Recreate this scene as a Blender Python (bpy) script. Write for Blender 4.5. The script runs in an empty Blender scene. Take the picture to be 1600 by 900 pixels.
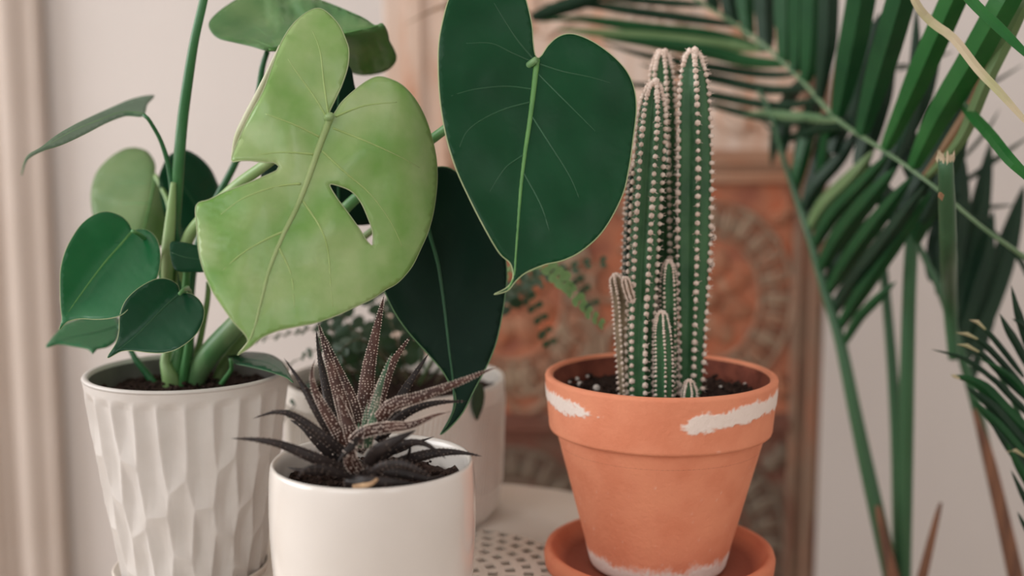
import bpy, bmesh, math, random
from mathutils import Vector, noise
from mathutils.geometry import delaunay_2d_cdt
random.seed(7)
sc = bpy.context.scene
COL = sc.collection

# ------------------------------------------------------------------ camera
F = 1800.0                      # focal length in pixels of the 1600 px frame
PITCH = math.radians(7.5)
CAMZ = 0.314                    # height above the table top (table top is z = 0)
cam = bpy.data.cameras.new('camera')
cam_o = bpy.data.objects.new('camera', cam); COL.objects.link(cam_o)
cam.sensor_width = 36.0; cam.lens = 36.0 * F / 1600.0
cam_o.location = (0, 0, CAMZ)
cam_o.rotation_euler = (math.pi / 2 - PITCH, 0, 0)
cam.clip_start = 0.02; cam.clip_end = 50
cam.dof.use_dof = True; cam.dof.focus_distance = 0.725; cam.dof.aperture_fstop = 2.9
sc.camera = cam_o

# ------------------------------------------------------------------ world, lights, exposure
w = bpy.data.worlds.new('world'); sc.world = w; w.use_nodes = True
bg = w.node_tree.nodes['Background']
bg.inputs['Color'].default_value = (1.0, 0.98, 0.96, 1); bg.inputs['Strength'].default_value = 0.8

def area(name, loc, rot, sx, sy, power, col):
    l = bpy.data.lights.new(name, 'AREA'); l.shape = 'RECTANGLE'; l.size = sx; l.size_y = sy
    l.energy = power; l.color = col
    o = bpy.data.objects.new(name, l); COL.objects.link(o)
    o.location = loc; o.rotation_euler = rot
    return o
# daylight entering by the window in the left wall and by the large window behind the camera
area('daylight_side_window', (-3.40, 0.45, 1.15), (0, math.radians(-78), 0), 1.9, 2.7, 135, (1.0, 0.99, 0.985))
area('daylight_rear_window', (-1.2, -1.72, 1.40), (math.radians(76), 0, math.radians(-25)), 1.8, 1.4, 30, (1.0, 0.99, 0.985))
area('fill_rear_right', (1.3, -1.72, 1.40), (math.radians(82), 0, 0), 1.0, 1.4, 13, (1.0, 0.99, 0.985))  # added fill lamp without a known source, brightens the right of the back wall

sc.view_settings.view_transform = 'Standard'
sc.view_settings.look = 'None'
sc.view_settings.gamma = 1.0
sc.view_settings.use_curve_mapping = False
sc.view_settings.exposure = -0.60

# ------------------------------------------------------------------ helpers
CP, SP = math.cos(PITCH), math.sin(PITCH)
def P(px, py, D):
    """point at distance D (metres along +Y from the viewer's standpoint) seen at that bearing"""
    u = (px - 800) / F; v = (450 - py) / F
    d = Vector((u, CP + v * SP, -SP + v * CP))
    t = D / d.y
    return Vector((d.x * t, D, CAMZ + d.z * t))
def mpp(D): return D * 1.01 / F     # metres per pixel at D

def lin(c):
    r = []
    for x in c[:3]:
        x = x / 255.0
        r.append(x / 12.92 if x <= 0.04045 else ((x + 0.055) / 1.055) ** 2.4)
    return (*r, 1.0)

def pmat(name, c1, c2=None, scale=20, rough=0.5, bump=0.0, bscale=60, trans=0.0, spec=0.5, coat=0.0,
         attr=None, acol=None, c3=None, stretch=None, detail=4, lo=0.35, hi=0.65, tcol=None, bdist=0.002, arough=None):
    m = bpy.data.materials.new(name); m.use_nodes = True
    nt = m.node_tree; N = nt.nodes; L = nt.links
    b = N['Principled BSDF']; out = N['Material Output']
    b.inputs['Roughness'].default_value = rough
    b.inputs['Specular IOR Level'].default_value = spec
    b.inputs['Coat Weight'].default_value = coat
    b.inputs['Coat Roughness'].default_value = 0.12
    b.inputs['Base Color'].default_value = lin(c1)
    tc = N.new('ShaderNodeTexCoord'); vec = tc.outputs['Object']
    if stretch:
        mp = N.new('ShaderNodeMapping'); mp.inputs['Scale'].default_value = stretch
        L.new(vec, mp.inputs['Vector']); vec = mp.outputs['Vector']
    csock = None
    if c2:
        nz = N.new('ShaderNodeTexNoise'); nz.inputs['Scale'].default_value = scale; nz.inputs['Detail'].default_value = detail
        L.new(vec, nz.inputs['Vector'])
        rp = N.new('ShaderNodeValToRGB'); L.new(nz.outputs['Fac'], rp.inputs['Fac'])
        e = rp.color_ramp.elements
        e[0].position = lo; e[0].color = lin(c1); e[1].position = hi; e[1].color = lin(c2)
        if c3:
            k = rp.color_ramp.elements.new((lo + hi) / 2); k.color = lin(c3)
        csock = rp.outputs['Color']
    if attr:
        at = N.new('ShaderNodeAttribute'); at.attribute_name = attr
        mx = N.new('ShaderNodeMix'); mx.data_type = 'RGBA'
        L.new(at.outputs['Fac'], mx.inputs['Factor'])
        if csock: L.new(csock, mx.inputs['A'])
        else: mx.inputs['A'].default_value = lin(c1)
        mx.inputs['B'].default_value = lin(acol)
        csock = mx.outputs['Result']
    if csock: L.new(csock, b.inputs['Base Color'])
    if bump > 0:
        n2 = N.new('ShaderNodeTexNoise'); n2.inputs['Scale'].default_value = bscale; n2.inputs['Detail'].default_value = 3
        L.new(vec, n2.inputs['Vector'])
        bp = N.new('ShaderNodeBump'); bp.inputs['Strength'].default_value = bump; bp.inputs['Distance'].default_value = bdist
        L.new(n2.outputs['Fac'], bp.inputs['Height']); L.new(bp.outputs['Normal'], b.inputs['Normal'])
    if trans > 0:
        t = N.new('ShaderNodeBsdfTranslucent'); t.inputs['Color'].default_value = lin(tcol or c2 or c1)
        mxs = N.new('ShaderNodeMixShader'); mxs.inputs['Fac'].default_value = trans
        L.new(b.outputs['BSDF'], mxs.inputs[1]); L.new(t.outputs['BSDF'], mxs.inputs[2])
        L.new(mxs.outputs['Shader'], out.inputs['Surface'])
    return m

def root_loc(o):
    while o.parent: o = o.parent
    return Vector(o.location)

def mk(name, vf, mat, parent=None, smooth=True, origin=None, kind=None, attr=None):
    """one mesh object from world-space (verts, faces)"""
    vs, fs = vf
    off = root_loc(parent) if parent else Vector(origin or (0, 0, 0))
    me = bpy.data.meshes.new(name)
    me.from_pydata([(v[0] - off.x, v[1] - off.y, v[2] - off.z) for v in vs], [], fs)
    if smooth: me.polygons.foreach_set('use_smooth', [True] * len(me.polygons))
    if mat: me.materials.append(mat)
    if attr:
        a = me.attributes.new(attr[0], 'FLOAT', 'POINT'); a.data.foreach_set('value', attr[1])
    me.validate(); me.update()
    o = bpy.data.objects.new(name, me); COL.objects.link(o)
    if parent: o.parent = parent
    else: o.location = off
    if kind: o['kind'] = kind
    return o

def tag(o, label=None, cat=None, group=None, kind=None):
    if label: o['label'] = label
    if cat: o['category'] = cat
    if group: o['group'] = group
    if kind: o['kind'] = kind
    return o
def thing(name, loc, label, cat, group=None):
    o = bpy.data.objects.new(name, None); COL.objects.link(o); o.location = loc
    o.empty_display_size = 0.02
    return tag(o, label, cat, group)

class MB:
    def __init__(s): s.v = []; s.f = []
    def add(s, vf):
        n = len(s.v); s.v += [tuple(x) for x in vf[0]]; s.f += [tuple(i + n for i in f) for f in vf[1]]
        return s
    @property
    def vf(s): return s.v, s.f

def box(x0, x1, y0, y1, z0, z1):
    v = [(x0,y0,z0),(x1,y0,z0),(x1,y1,z0),(x0,y1,z0),(x0,y0,z1),(x1,y0,z1),(x1,y1,z1),(x0,y1,z1)]
    return v, [(0,3,2,1),(4,5,6,7),(0,1,5,4),(1,2,6,5),(2,3,7,6),(3,0,4,7)]

def bevel_box(x0, x1, y0, y1, z0, z1, b=0.003):
    bm = bmesh.new()
    vs, fs = box(x0, x1, y0, y1, z0, z1)
    bv = [bm.verts.new(v) for v in vs]
    for f in fs: bm.faces.new([bv[i] for i in f])
    bmesh.ops.bevel(bm, geom=bm.edges[:], offset=b, segments=2, affect='EDGES', profile=0.5)
    bm.verts.index_update()
    r = [tuple(v.co) for v in bm.verts], [tuple(v.index for v in f.verts) for f in bm.faces]
    bm.free(); return r

def lathe(prof, cx, cy, n=96, close=False):
    """prof: list of (r, z) from inside bottom outward"""
    vs = []; fs = []
    for r, z in prof:
        for k in range(n):
            a = 2 * math.pi * k / n
            vs.append((cx + r * math.cos(a), cy + r * math.sin(a), z))
    m = len(prof)
    for i in range(m - 1):
        for k in range(n):
            k2 = (k + 1) % n
            fs.append((i*n+k, i*n+k2, (i+1)*n+k2, (i+1)*n+k))
    fs.append(tuple(range(n))[::-1]); fs.append(tuple((m-1)*n + k for k in range(n)))
    return vs, fs

def cr(pts, step, closed=False):
    """Catmull-Rom resample of n-d control points (step measured on the first two coords)"""
    n = len(pts); out = []
    rng = range(n) if closed else range(n - 1)
    for i in rng:
        g = lambda j: pts[j % n] if closed else pts[max(0, min(n - 1, j))]
        p0, p1, p2, p3 = g(i-1), g(i), g(i+1), g(i+2)
        d = math.hypot(p2[0]-p1[0], p2[1]-p1[1])
        k = max(1, int(round(d / step)))
        for j in range(k):
            t = j / k; t2 = t*t; t3 = t2*t
            out.append(tuple(0.5*((2*b)+(-a+c)*t+(2*a-5*b+4*c-d_)*t2+(-a+3*b-3*c+d_)*t3) for a,b,c,d_ in zip(p0,p1,p2,p3)))
    if not closed: out.append(tuple(pts[-1]))
    return out

def tube(path, radii, n=10, cap=True):
    """path: world points, radii: metres"""
    vs = []; fs = []
    m = len(path); path = [Vector(p) for p in path]
    ref = Vector((0.13, -0.9, 0.4))
    for i, p in enumerate(path):
        T = (path[min(i+1, m-1)] - path[max(i-1, 0)])
        if T.length < 1e-9: T = Vector((0, 0, 1))
        T.normalize()
        A = T.cross(ref)
        if A.length < 1e-3: A = T.cross(Vector((1, 0, 0)))
        A.normalize(); B = A.cross(T)
        for k in range(n):
            a = 2*math.pi*k/n
            vs.append(p + (A*math.cos(a) + B*math.sin(a)) * radii[i])
    for i in range(m-1):
        for k in range(n):
            k2 = (k+1) % n
            fs.append((i*n+k, i*n+k2, (i+1)*n+k2, (i+1)*n+k))
    if cap:
        fs.append(tuple(range(n))[::-1]); fs.append(tuple((m-1)*n+k for k in range(n)))
    return vs, fs

def pxtube(ctrl, step=8, n=10):
    """ctrl: (px, py, D, radius_px)"""
    c = cr(ctrl, step)
    return tube([P(a, b, d) for a, b, d, r in c], [max(0.15, r) * mpp(d) for a, b, d, r in c], n)

OCT = ([(1,0,0),(-1,0,0),(0,1,0),(0,-1,0),(0,0,1),(0,0,-1)], [(0,2,4),(2,1,4),(1,3,4),(3,0,4),(2,0,5),(1,2,5),(3,1,5),(0,3,5)])
bmI = bmesh.new(); bmesh.ops.create_icosphere(bmI, subdivisions=1, radius=1.0); bmI.verts.index_update()
ICO = ([tuple(v.co) for v in bmI.verts], [tuple(v.index for v in f.verts) for f in bmI.faces]); bmI.free()
bmI = bmesh.new(); bmesh.ops.create_icosphere(bmI, subdivisions=2, radius=1.0); bmI.verts.index_update()
ICO2 = ([tuple(v.co) for v in bmI.verts], [tuple(v.index for v in f.verts) for f in bmI.faces]); bmI.free()
def blob(shape, c, s):
    sx, sy, sz = s if hasattr(s, '__len__') else (s, s, s)
    return [(c[0]+v[0]*sx, c[1]+v[1]*sy, c[2]+v[2]*sz) for v in shape[0]], shape[1]

def inpoly(x, y, poly):
    r = False; j = len(poly) - 1
    for i in range(len(poly)):
        xi, yi = poly[i][:2]; xj, yj = poly[j][:2]
        if (yi > y) != (yj > y) and x < (xj-xi)*(y-yi)/(yj-yi)+xi: r = not r
        j = i
    return r

# ------------------------------------------------------------------ materials
M = {}
M['wall'] = pmat('wall_plaster', (224,218,214), (228,222,218), 3, 0.85, 0.15, 120, spec=0.2)
M['floor'] = pmat('floor_wood', (178,162,146), (160,144,128), 4, 0.5, stretch=(1,8,1))
M['curtain'] = pmat('curtain_linen', (226,213,203), (231,219,210), 6, 0.9, 0.25, 400, trans=0.25, spec=0.1, tcol=(228,210,190))
M['table'] = pmat('table_enamel', (236,228,218), (230,221,210), 14, 0.38, 0.05, 200)
M['under'] = pmat('slot_shade_brown', (80,62,48), (62,48,38), 30, 0.7)  # dark brown stands in for shade inside the table slots
M['facetpot'] = pmat('pot_matte_stoneware', (212,208,204), (204,199,194), 30, 0.42, 0.06, 300, coat=0.1)
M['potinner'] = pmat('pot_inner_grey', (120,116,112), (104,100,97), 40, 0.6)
M['cream'] = pmat('pot_cream_glaze', (228,223,217), (222,216,209), 12, 0.22, 0.03, 40, coat=0.6, spec=0.5)
M['backpot'] = pmat('pot_pale_ribbed', (232,226,219), (224,217,209), 20, 0.6, 0.5, 90, stretch=(3,3,1.2))
M['saucer_white'] = pmat('saucer_white', (226,218,208), (218,208,198), 20, 0.4)
M['soil'] = pmat('soil', (40,30,27), (66,50,43), 300, 0.95, 0.8, 500, spec=0.2)
M['perlite'] = pmat('perlite', (225,218,210), (200,192,184), 300, 0.9)
M['terra'] = pmat('terracotta', (232,152,118), (223,140,107), 34, 0.8, 0.25, 300, spec=0.25, attr='salt', acol=(240,230,222), c3=(229,148,115))
M['terra_s'] = pmat('terracotta_saucer', (224,142,108), (210,124,94), 26, 0.8, 0.25, 300, spec=0.25, attr='damp', acol=(150,84,66))
M['terra_in'] = pmat('terracotta_damp_inside', (150,86,68), (120,66,54), 60, 0.85, 0.3, 300, spec=0.2)

def leafmat(name, c1, c2, rough=0.32, trans=0.25, tcol=None, bump=0.25, spec=0.5):
    return pmat(name, c1, c2, 28, rough, bump, 160, trans=trans, spec=spec, tcol=tcol or c2, bdist=0.0008, lo=0.3, hi=0.7)
M['lf_light'] = leafmat('leaf_light_green', (124,178,88), (188,210,152), 0.24, 0.3, (170,205,110))
M['lf_dark'] = leafmat('leaf_dark_green', (9,62,34), (18,74,43), 0.36, 0.12, (40,120,55), spec=0.2)
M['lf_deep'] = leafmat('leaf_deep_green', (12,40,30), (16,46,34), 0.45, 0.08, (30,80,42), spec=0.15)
M['lf_mid'] = leafmat('leaf_mid_green', (24,104,62), (36,116,70), 0.3, 0.22, (80,160,80))
M['lf_small'] = leafmat('leaf_small_dark', (18,70,46), (26,78,52), 0.3, 0.12, (60,130,70), spec=0.3)
M['lf_pale'] = leafmat('leaf_pale_green', (104,142,88), (140,166,116), 0.3, 0.4, (140,180,100))
M['lf_top'] = leafmat('leaf_top_green', (64,126,70), (132,170,112), 0.32, 0.35, (120,170,80))
M['lf_grey'] = leafmat('leaf_greyed_green', (62,104,76), (74,116,86), 0.4, 0.2, (90,130,90))
M['vein_light'] = pmat('vein_light', (168,190,130), (156,182,118), 60, 0.4, trans=0.15)
M['vein_side'] = pmat('vein_side_green', (160,186,116), (150,178,106), 60, 0.4)
M['vein_dark'] = pmat('vein_mid', (98,152,82), (84,138,74), 60, 0.4)
M['vein_dim'] = pmat('vein_dim', (32,88,54), (28,80,49), 60, 0.4)
M['margin'] = pmat('leaf_margin_pale', (190,205,160), (176,194,144), 60, 0.45, trans=0.3)
M['roll'] = pmat('leaf_rolled_edge_pale', (226,226,200), (206,212,176), 60, 0.45, trans=0.3)
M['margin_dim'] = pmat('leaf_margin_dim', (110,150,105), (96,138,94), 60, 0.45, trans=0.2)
M['stem_pale'] = pmat('petiole_pale_green', (158,182,130), (126,164,100), 30, 0.4, stretch=(1,1,0.2))
M['stem'] = pmat('petiole_green', (66,128,72), (98,150,92), 30, 0.4, stretch=(1,1,0.2))
M['stem_lt'] = pmat('petiole_fresh_green', (92,148,92), (150,180,132), 30, 0.4, stretch=(1,1,0.2))
M['stem_tall'] = pmat('petiole_tall_green', (36,98,56), (72,128,76), 30, 0.35, stretch=(1,1,0.2))
M['stem_dark'] = pmat('petiole_dark_green', (34,92,56), (44,104,62), 30, 0.4)
M['haw'] = pmat('succulent_brown', (54,36,32), (84,58,50), 60, 0.42, 0.2, 300, spec=0.2)
M['haw_dk'] = pmat('succulent_dark', (32,28,28), (48,40,38), 60, 0.4, 0.2, 300, spec=0.25)
M['haw_gr'] = pmat('succulent_green', (48,92,62), (70,84,62), 60, 0.42, 0.2, 300)
M['haw_dry'] = pmat('succulent_dry_tip', (190,160,124), (150,118,88), 120, 0.8, 0.3, 300)
M['tub'] = pmat('tubercle_white', (238,224,212), (222,204,190), 60, 0.6)
M['tub_dk'] = pmat('tubercle_dim', (118,102,92), (98,84,76), 60, 0.6)
M['cactus'] = pmat('cactus_green', (42,88,54), (62,108,68), 50, 0.5, 0.2, 250)
M['cactus_dk'] = pmat('cactus_dark_green', (28,54,42), (36,62,46), 50, 0.5, 0.2, 250)
M['cactus_wood'] = pmat('cactus_corky', (150,132,108), (112,102,80), 80, 0.8, 0.4, 250)
M['wool'] = pmat('areole_wool', (236,220,208), (218,196,182), 200, 0.95)
M['fern'] = leafmat('fern_dark', (30,56,38), (50,78,54), 0.5, 0.15, (80,120,70))
M['fern_l'] = leafmat('fern_light', (112,160,98), (138,178,120), 0.5, 0.3, (150,190,120))
M['fern_st'] = pmat('fern_stalk', (96,76,54), (80,84,54), 60, 0.6)
M['palm'] = leafmat('palm_green', (26,74,42), (38,88,50), 0.36, 0.2, (60,120,55), spec=0.22)
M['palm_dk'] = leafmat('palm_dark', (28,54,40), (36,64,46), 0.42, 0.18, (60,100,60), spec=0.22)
M['palm_br'] = leafmat('palm_bright', (34,98,46), (54,116,58), 0.32, 0.25, (90,150,65), spec=0.22)
M['palm_lt'] = leafmat('palm_pale', (104,136,88), (122,150,104), 0.4, 0.3, (140,170,100))
M['palm_dry'] = leafmat('palm_dry', (216,196,172), (176,178,130), 0.6, 0.2, (210,180,140))
M['palm_brown'] = leafmat('palm_brown', (122,88,62), (160,126,88), 0.6, 0.1, (150,110,70))
M['palm_st'] = pmat('palm_stem', (44,86,56), (58,100,66), 30, 0.4, stretch=(1,1,0.2))
M['palm_st_l'] = pmat('palm_rachis', (108,136,100), (86,118,82), 30, 0.4)
M['sheath'] = pmat('palm_sheath_brown', (134,92,68), (96,66,52), 40, 0.7, stretch=(3,3,0.3))
M['planter'] = pmat('planter_clay', (170,150,130), (150,130,110), 20, 0.7)
M['pn_up'] = pmat('panel_salmon_worn', (224,206,194), (194,134,100), 12, 0.8, 0.3, 60, c3=(214,188,170), stretch=(3.5,3.5,0.6), lo=0.3, hi=0.72)
M['pn_mid'] = pmat('panel_orange_worn', (184,98,64), (128,72,58), 20, 0.8, 0.4, 70, c3=(174,112,84), lo=0.3, hi=0.7)
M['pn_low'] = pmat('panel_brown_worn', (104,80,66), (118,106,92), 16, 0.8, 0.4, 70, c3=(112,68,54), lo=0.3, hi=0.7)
M['pn_stile'] = pmat('panel_stile_worn', (150,104,82), (118,84,68), 16, 0.8, 0.3, 70, c3=(136,112,94), stretch=(3,3,0.5))
M['pn_carv'] = pmat('panel_carving_grey', (158,136,114), (150,104,80), 30, 0.8, 0.4, 120, c3=(146,122,102))
M['pn_petal'] = pmat('panel_petal', (180,138,110), (168,94,62), 26, 0.8, 0.4, 120, c3=(160,110,84))
M['pn_rail'] = pmat('panel_rail_worn', (180,142,116), (164,112,84), 14, 0.8, 0.3, 70, c3=(170,132,108), stretch=(0.6,2,2))
M['pn_lowcarv'] = pmat('panel_low_carving', (122,110,96), (106,88,74), 24, 0.8, 0.4, 120)

# ------------------------------------------------------------------ the room
FLOOR = -0.62
def struct(name, vf, mat): return mk(name, vf, mat, smooth=False, kind='structure')
struct('floor', box(-3.55, 2.2, -1.9, 2.0, FLOOR-0.05, FLOOR), M['floor'])
struct('ceiling', box(-3.55, 2.2, -1.9, 2.0, 2.4, 2.45), M['wall'])
struct('wall_back', box(-3.55, 2.2, 1.95, 2.0, FLOOR, 2.4), M['wall'])
struct('wall_right', box(2.15, 2.2, -1.9, 1.95, FLOOR, 2.4), M['wall'])
wl = MB()   # left wall with a window opening y -0.9..1.8, z 0.2..2.1
for b in ((-1.9,-0.9,FLOOR,2.4),(1.80,1.95,FLOOR,2.4),(-0.9,1.80,FLOOR,0.2),(-0.9,1.80,2.1,2.4)):
    wl.add(box(-3.55, -3.50, b[0], b[1], b[2], b[3]))
struct('wall_left', wl.vf, M['wall'])
wf = MB()   # wall behind the viewer with two window openings
for b in ((-3.50,-2.2,FLOOR,2.4),(-0.2,0.8,FLOOR,2.4),(1.8,2.15,FLOOR,2.4),(0.8,1.8,FLOOR,0.6),(0.8,1.8,2.2,2.4),(-2.2,-0.2,FLOOR,0.6),(-2.2,-0.2,2.2,2.4)):
    wf.add(box(b[0], b[1], -1.9, -1.85, b[2], b[3]))
struct('wall_front', wf.vf, M['wall'])

# ------------------------------------------------------------------ curtain
def curtain():
    pts = []
    # soft folds seen at the far left, edge leaning slightly
    n = 120; rows = 30; vs = []; fs = []
    for j in range(rows + 1):
        t = j / rows; z = 2.3 + (FLOOR + 0.01 - 2.3) * t
        for i in range(n + 1):
            s = i / n
            x = -1.210 + s * 0.440
            a = 2*math.pi*(s*5.2)
            y = 1.918 + 0.009*math.sin(a + 0.5) + 0.006*math.sin(2.3*a + t*2.0)
            x += 0.010*math.cos(a*1.0 + t)
            x += 0.0 * t
            vs.append((x, y, z))
    for j in range(rows):
        for i in range(n):
            a = j*(n+1)+i
            fs.append((a, a+1, a+n+2, a+n+1))
    o = mk('curtain', (vs, fs), M['curtain'], origin=(-0.97, 1.905, FLOOR))
    m = o.modifiers.new('thick', 'SOLIDIFY'); m.thickness = 0.002
    tag(o, 'beige linen curtain hanging in soft folds at the left edge', 'curtain')
curtain()

# ------------------------------------------------------------------ carved panel
PD = 1.50
def panel():
    base = P(946, 900, PD); 
    t = thing('carved_panel', (base.x, PD, FLOOR), 'tall weathered carved wooden panel in salmon and rust paint behind the cactus', 'panel')
    def rect(name, x0, x1, y0, y1, dd, thick, mat, b=0.002):
        # pixel rectangle at panel plane, standing proud of the plane by dd
        p0 = P(946, y1, PD).z if y1 is not None else FLOOR
        p1 = P(946, y0, PD).z
        X0 = P(x0, 450, PD).x; X1 = P(x1, 450, PD).x
        mk(name, bevel_box(X0, X1, PD - dd, PD - dd + thick, p0, p1, b), mat, t, smooth=False)
    rect('back_board', 606, 1286, -160, None, -0.002, 0.022, M['pn_stile'])
    rect('upper_field', 690, 1240, -140, 236, 0.003, 0.006, M['pn_up'])
    rect('middle_field', 700, 1238, 284, 646, 0.003, 0.006, M['pn_mid'])
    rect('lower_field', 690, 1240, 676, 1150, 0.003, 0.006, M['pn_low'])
    # stiles as stepped mouldings
    for x0, x1, d in ((606, 640, 0.012), (640, 664, 0.018), (664, 682, 0.010), (682, 702, 0.015)):
        rect('stile_moulding', x0, x1, -160, None, d, d, M['pn_up'])
    for x0, x1, d in ((1236, 1248, 0.012), (1248, 1262, 0.007), (1262, 1274, 0.016), (1274, 1286, 0.010)):
        rect('stile_moulding', x0, x1, -160, None, d, d, M['pn_stile'])
    for y0, y1, d in ((234, 246, 0.012), (246, 258, 0.018), (258, 268, 0.010), (268, 286, 0.014)):
        rect('rail_moulding', 702, 1238, y0, y1, d, d, M['pn_rail'])
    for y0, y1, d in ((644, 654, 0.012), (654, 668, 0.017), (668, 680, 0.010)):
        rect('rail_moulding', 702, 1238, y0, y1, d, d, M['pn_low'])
    k = mpp(PD) * 1.0
    def pt(px, py, d=0.0):
        v = P(px, 450, PD); z = P(946, py, PD).z
        return Vector((v.x, PD - 0.003 - d, z))
    def lobe(name, cx, cy, ang, ln, wd, h, mat):
        # carved teardrop lying on the panel, long axis at ang (pixel space, y down)
        c = pt(cx, cy); vs = []; ca, sa = math.cos(ang), -math.sin(ang)
        for v in ICO2[0]:
            x, z, y = v[0]*ln*k, v[1]*wd*k*(1 - 0.25*v[0]), v[2]*h
            vs.append((c.x + x*ca - z*sa, c.y - y, c.z + x*sa + z*ca))
        mk(name, (vs, ICO2[1]), mat, t)
    def ringtube(name, cx, cy, rx, ry, rad, mat, a0=0, a1=360, n=48):
        path = []
        for i in range(n + 1):
            a = math.radians(a0 + (a1-a0)*i/n)
            path.append(pt(cx + rx*math.cos(a), cy + ry*math.sin(a), 0.002))
        mk(name, tube(path, [rad*k]*(n+1), 8), mat, t)
    def medallion(cx, cy, carv, pet):
        ringtube('carved_ring', cx, cy, 82, 98, 4, carv)
        ringtube('carved_ring', cx, cy, 131, 150, 4, carv)
        for i in range(24):
            a = 2*math.pi*i/24
            lobe('carved_lobe', cx + 108*math.cos(a), cy + 126*math.sin(a), a, 25, 11, 0.006, carv)
            a2 = a + math.pi/24
            p = [pt(cx + 92*math.cos(a2), cy + 108*math.sin(a2), 0.003), pt(cx + 126*math.cos(a2), cy + 145*math.sin(a2), 0.003)]
            mk('carved_bar', tube(p, [3*k, 3*k], 6), carv, t)
        for i in range(8):
            a = 2*math.pi*i/8 + 0.3
            lobe('carved_petal', cx + 46*math.cos(a), cy + 54*math.sin(a), a, 28, 19, 0.005, pet)
        lobe('carved_boss', cx, cy, 0, 18, 18, 0.016, pet)
        for sx in (-1, 1):
            for sy in (-1, 1):
                for da, q in ((0.0, 0), (0.5, 8), (-0.5, 8)):
                    a = math.atan2(sy, sx) + da
                    lobe('carved_corner_leaf', cx + sx*(112+q*0.3), cy + sy*(134+q*0.3), a, 26, 10, 0.010, pet)
    medallion(1106, 466, M['pn_carv'], M['pn_petal'])
    medallion(800, 466, M['pn_carv'], M['pn_petal'])
    medallion(1106, 850, M['pn_lowcarv'], M['pn_lowcarv'])
    medallion(800, 850, M['pn_lowcarv'], M['pn_lowcarv'])
    for cx, cy, r, a0, a1 in ((905, 540, 34, -150, 60), (905, 540, 20, -160, 90), (980, 540, 34, -30, -240),
                              (822, 602, 36, 20, 220), (836, 590, 20, 10, 250), (930, 610, 30, 180, 400), (950, 360, 34, -200, 60), (950, 440, 26, 0, 250)):
        ringtube('carved_scroll', cx, cy, r, r*1.1, 6, M['pn_carv'], a0, a1, 24)
    # upper field: fanned carved leaves
    for bx in (1170, 1000, 830):
        for i in range(5):
            a = math.radians(-150 + 30*i)
            lobe('carved_leaf', bx + 50*math.cos(a), 214 + 46*math.sin(a), a, 38, 12, 0.010, M['pn_up'])
        for i in range(5):
            a = math.radians(-150 + 30*i)
            lobe('carved_leaf', bx + 50*math.cos(a), 60 + 46*math.sin(a), a, 38, 12, 0.010, M['pn_up'])
panel()

# ------------------------------------------------------------------ table
TX, TY, TR, PR = -0.060, 0.800, 0.228, 0.104
def table():
    t = thing('side_table', (TX, TY, FLOOR), 'round white side table with a perforated centre under the pots', 'table')
    # solid border ring with rounded outer edge
    prof = [(PR, -0.012), (PR, 0.0), (TR-0.004, 0.0), (TR-0.001, -0.0015), (TR, -0.004), (TR, -0.010), (TR-0.004, -0.014), (PR, -0.012)]
    vs, fs = lathe(prof, TX, TY, 128)
    mk('table_border', (vs, fs[:-2]), M['table'], t)
    # perforated centre: rings of staggered slots
    rings = 8; sub = 3; vs = []; fs = []; idx = {}
    dr = PR / rings
    def vert(r, a, z):
        key = (round(r, 5), round(a % (2*math.pi), 5), z)
        if key not in idx:
            idx[key] = len(vs); vs.append((TX + r*math.cos(a), TY + r*math.sin(a), z))
        return idx[key]
    zt, zb = 0.0, -0.0012
    for i in range(rings):
        r0, r1 = i*dr + 1e-4, (i+1)*dr + 1e-4
        ns = max(6, int(round(2*math.pi*(r0+r1)/2/0.0140)))
        rs = [r0, r0 + dr*0.26, r0 + dr*0.84, r1]
        for s in range(ns):
            st = 0.5 if i % 2 else 0.0
            as_ = [2*math.pi*(s + st + q)/ns for q in (0, 0.2, 0.8, 1)]
            for a in range(3):
                for b in range(3):
                    if a == 1 and b == 1 and i > 0:
                        q = [(rs[1],as_[1]),(rs[2],as_[1]),(rs[2],as_[2]),(rs[1],as_[2])]
                        for e in range(4):
                            (ra,aa),(rb,ab) = q[e], q[(e+1)%4]
                            fs.append((vert(ra,aa,zt), vert(ra,aa,zb), vert(rb,ab,zb), vert(rb,ab,zt)))
                        continue
                    c = [(rs[a],as_[b]),(rs[a+1],as_[b]),(rs[a+1],as_[b+1]),(rs[a],as_[b+1])]
                    fs.append(tuple(vert(r,an,zt) for r,an in c))
                    fs.append(tuple(vert(r,an,zb) for r,an in reversed(c)))
    mk('perforated_plate', (vs, fs), M['table'], t, smooth=False)
    mk('slot_shade_disc', lathe([(0.002,-0.060),(PR+0.04,-0.060),(PR+0.04,-0.054),(0.002,-0.054)], TX, TY, 64), M['under'], t, smooth=False)  # added dark disc, its colour makes the slots read as shaded
    mk('apron', lathe([(TR-0.03,-0.06),(TR-0.02,-0.06),(TR-0.02,-0.012),(TR-0.03,-0.012)], TX, TY, 96), M['table'], t)
    for i in range(4):
        a = math.radians(45 + 90*i)
        p0 = Vector((TX + 0.19*math.cos(a), TY + 0.19*math.sin(a), -0.012))
        p1 = Vector((TX + 0.21*math.cos(a), TY + 0.21*math.sin(a), FLOOR))
        mk('leg', tube([p0, p1], [0.014, 0.010], 14), M['table'], t)
table()

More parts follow.
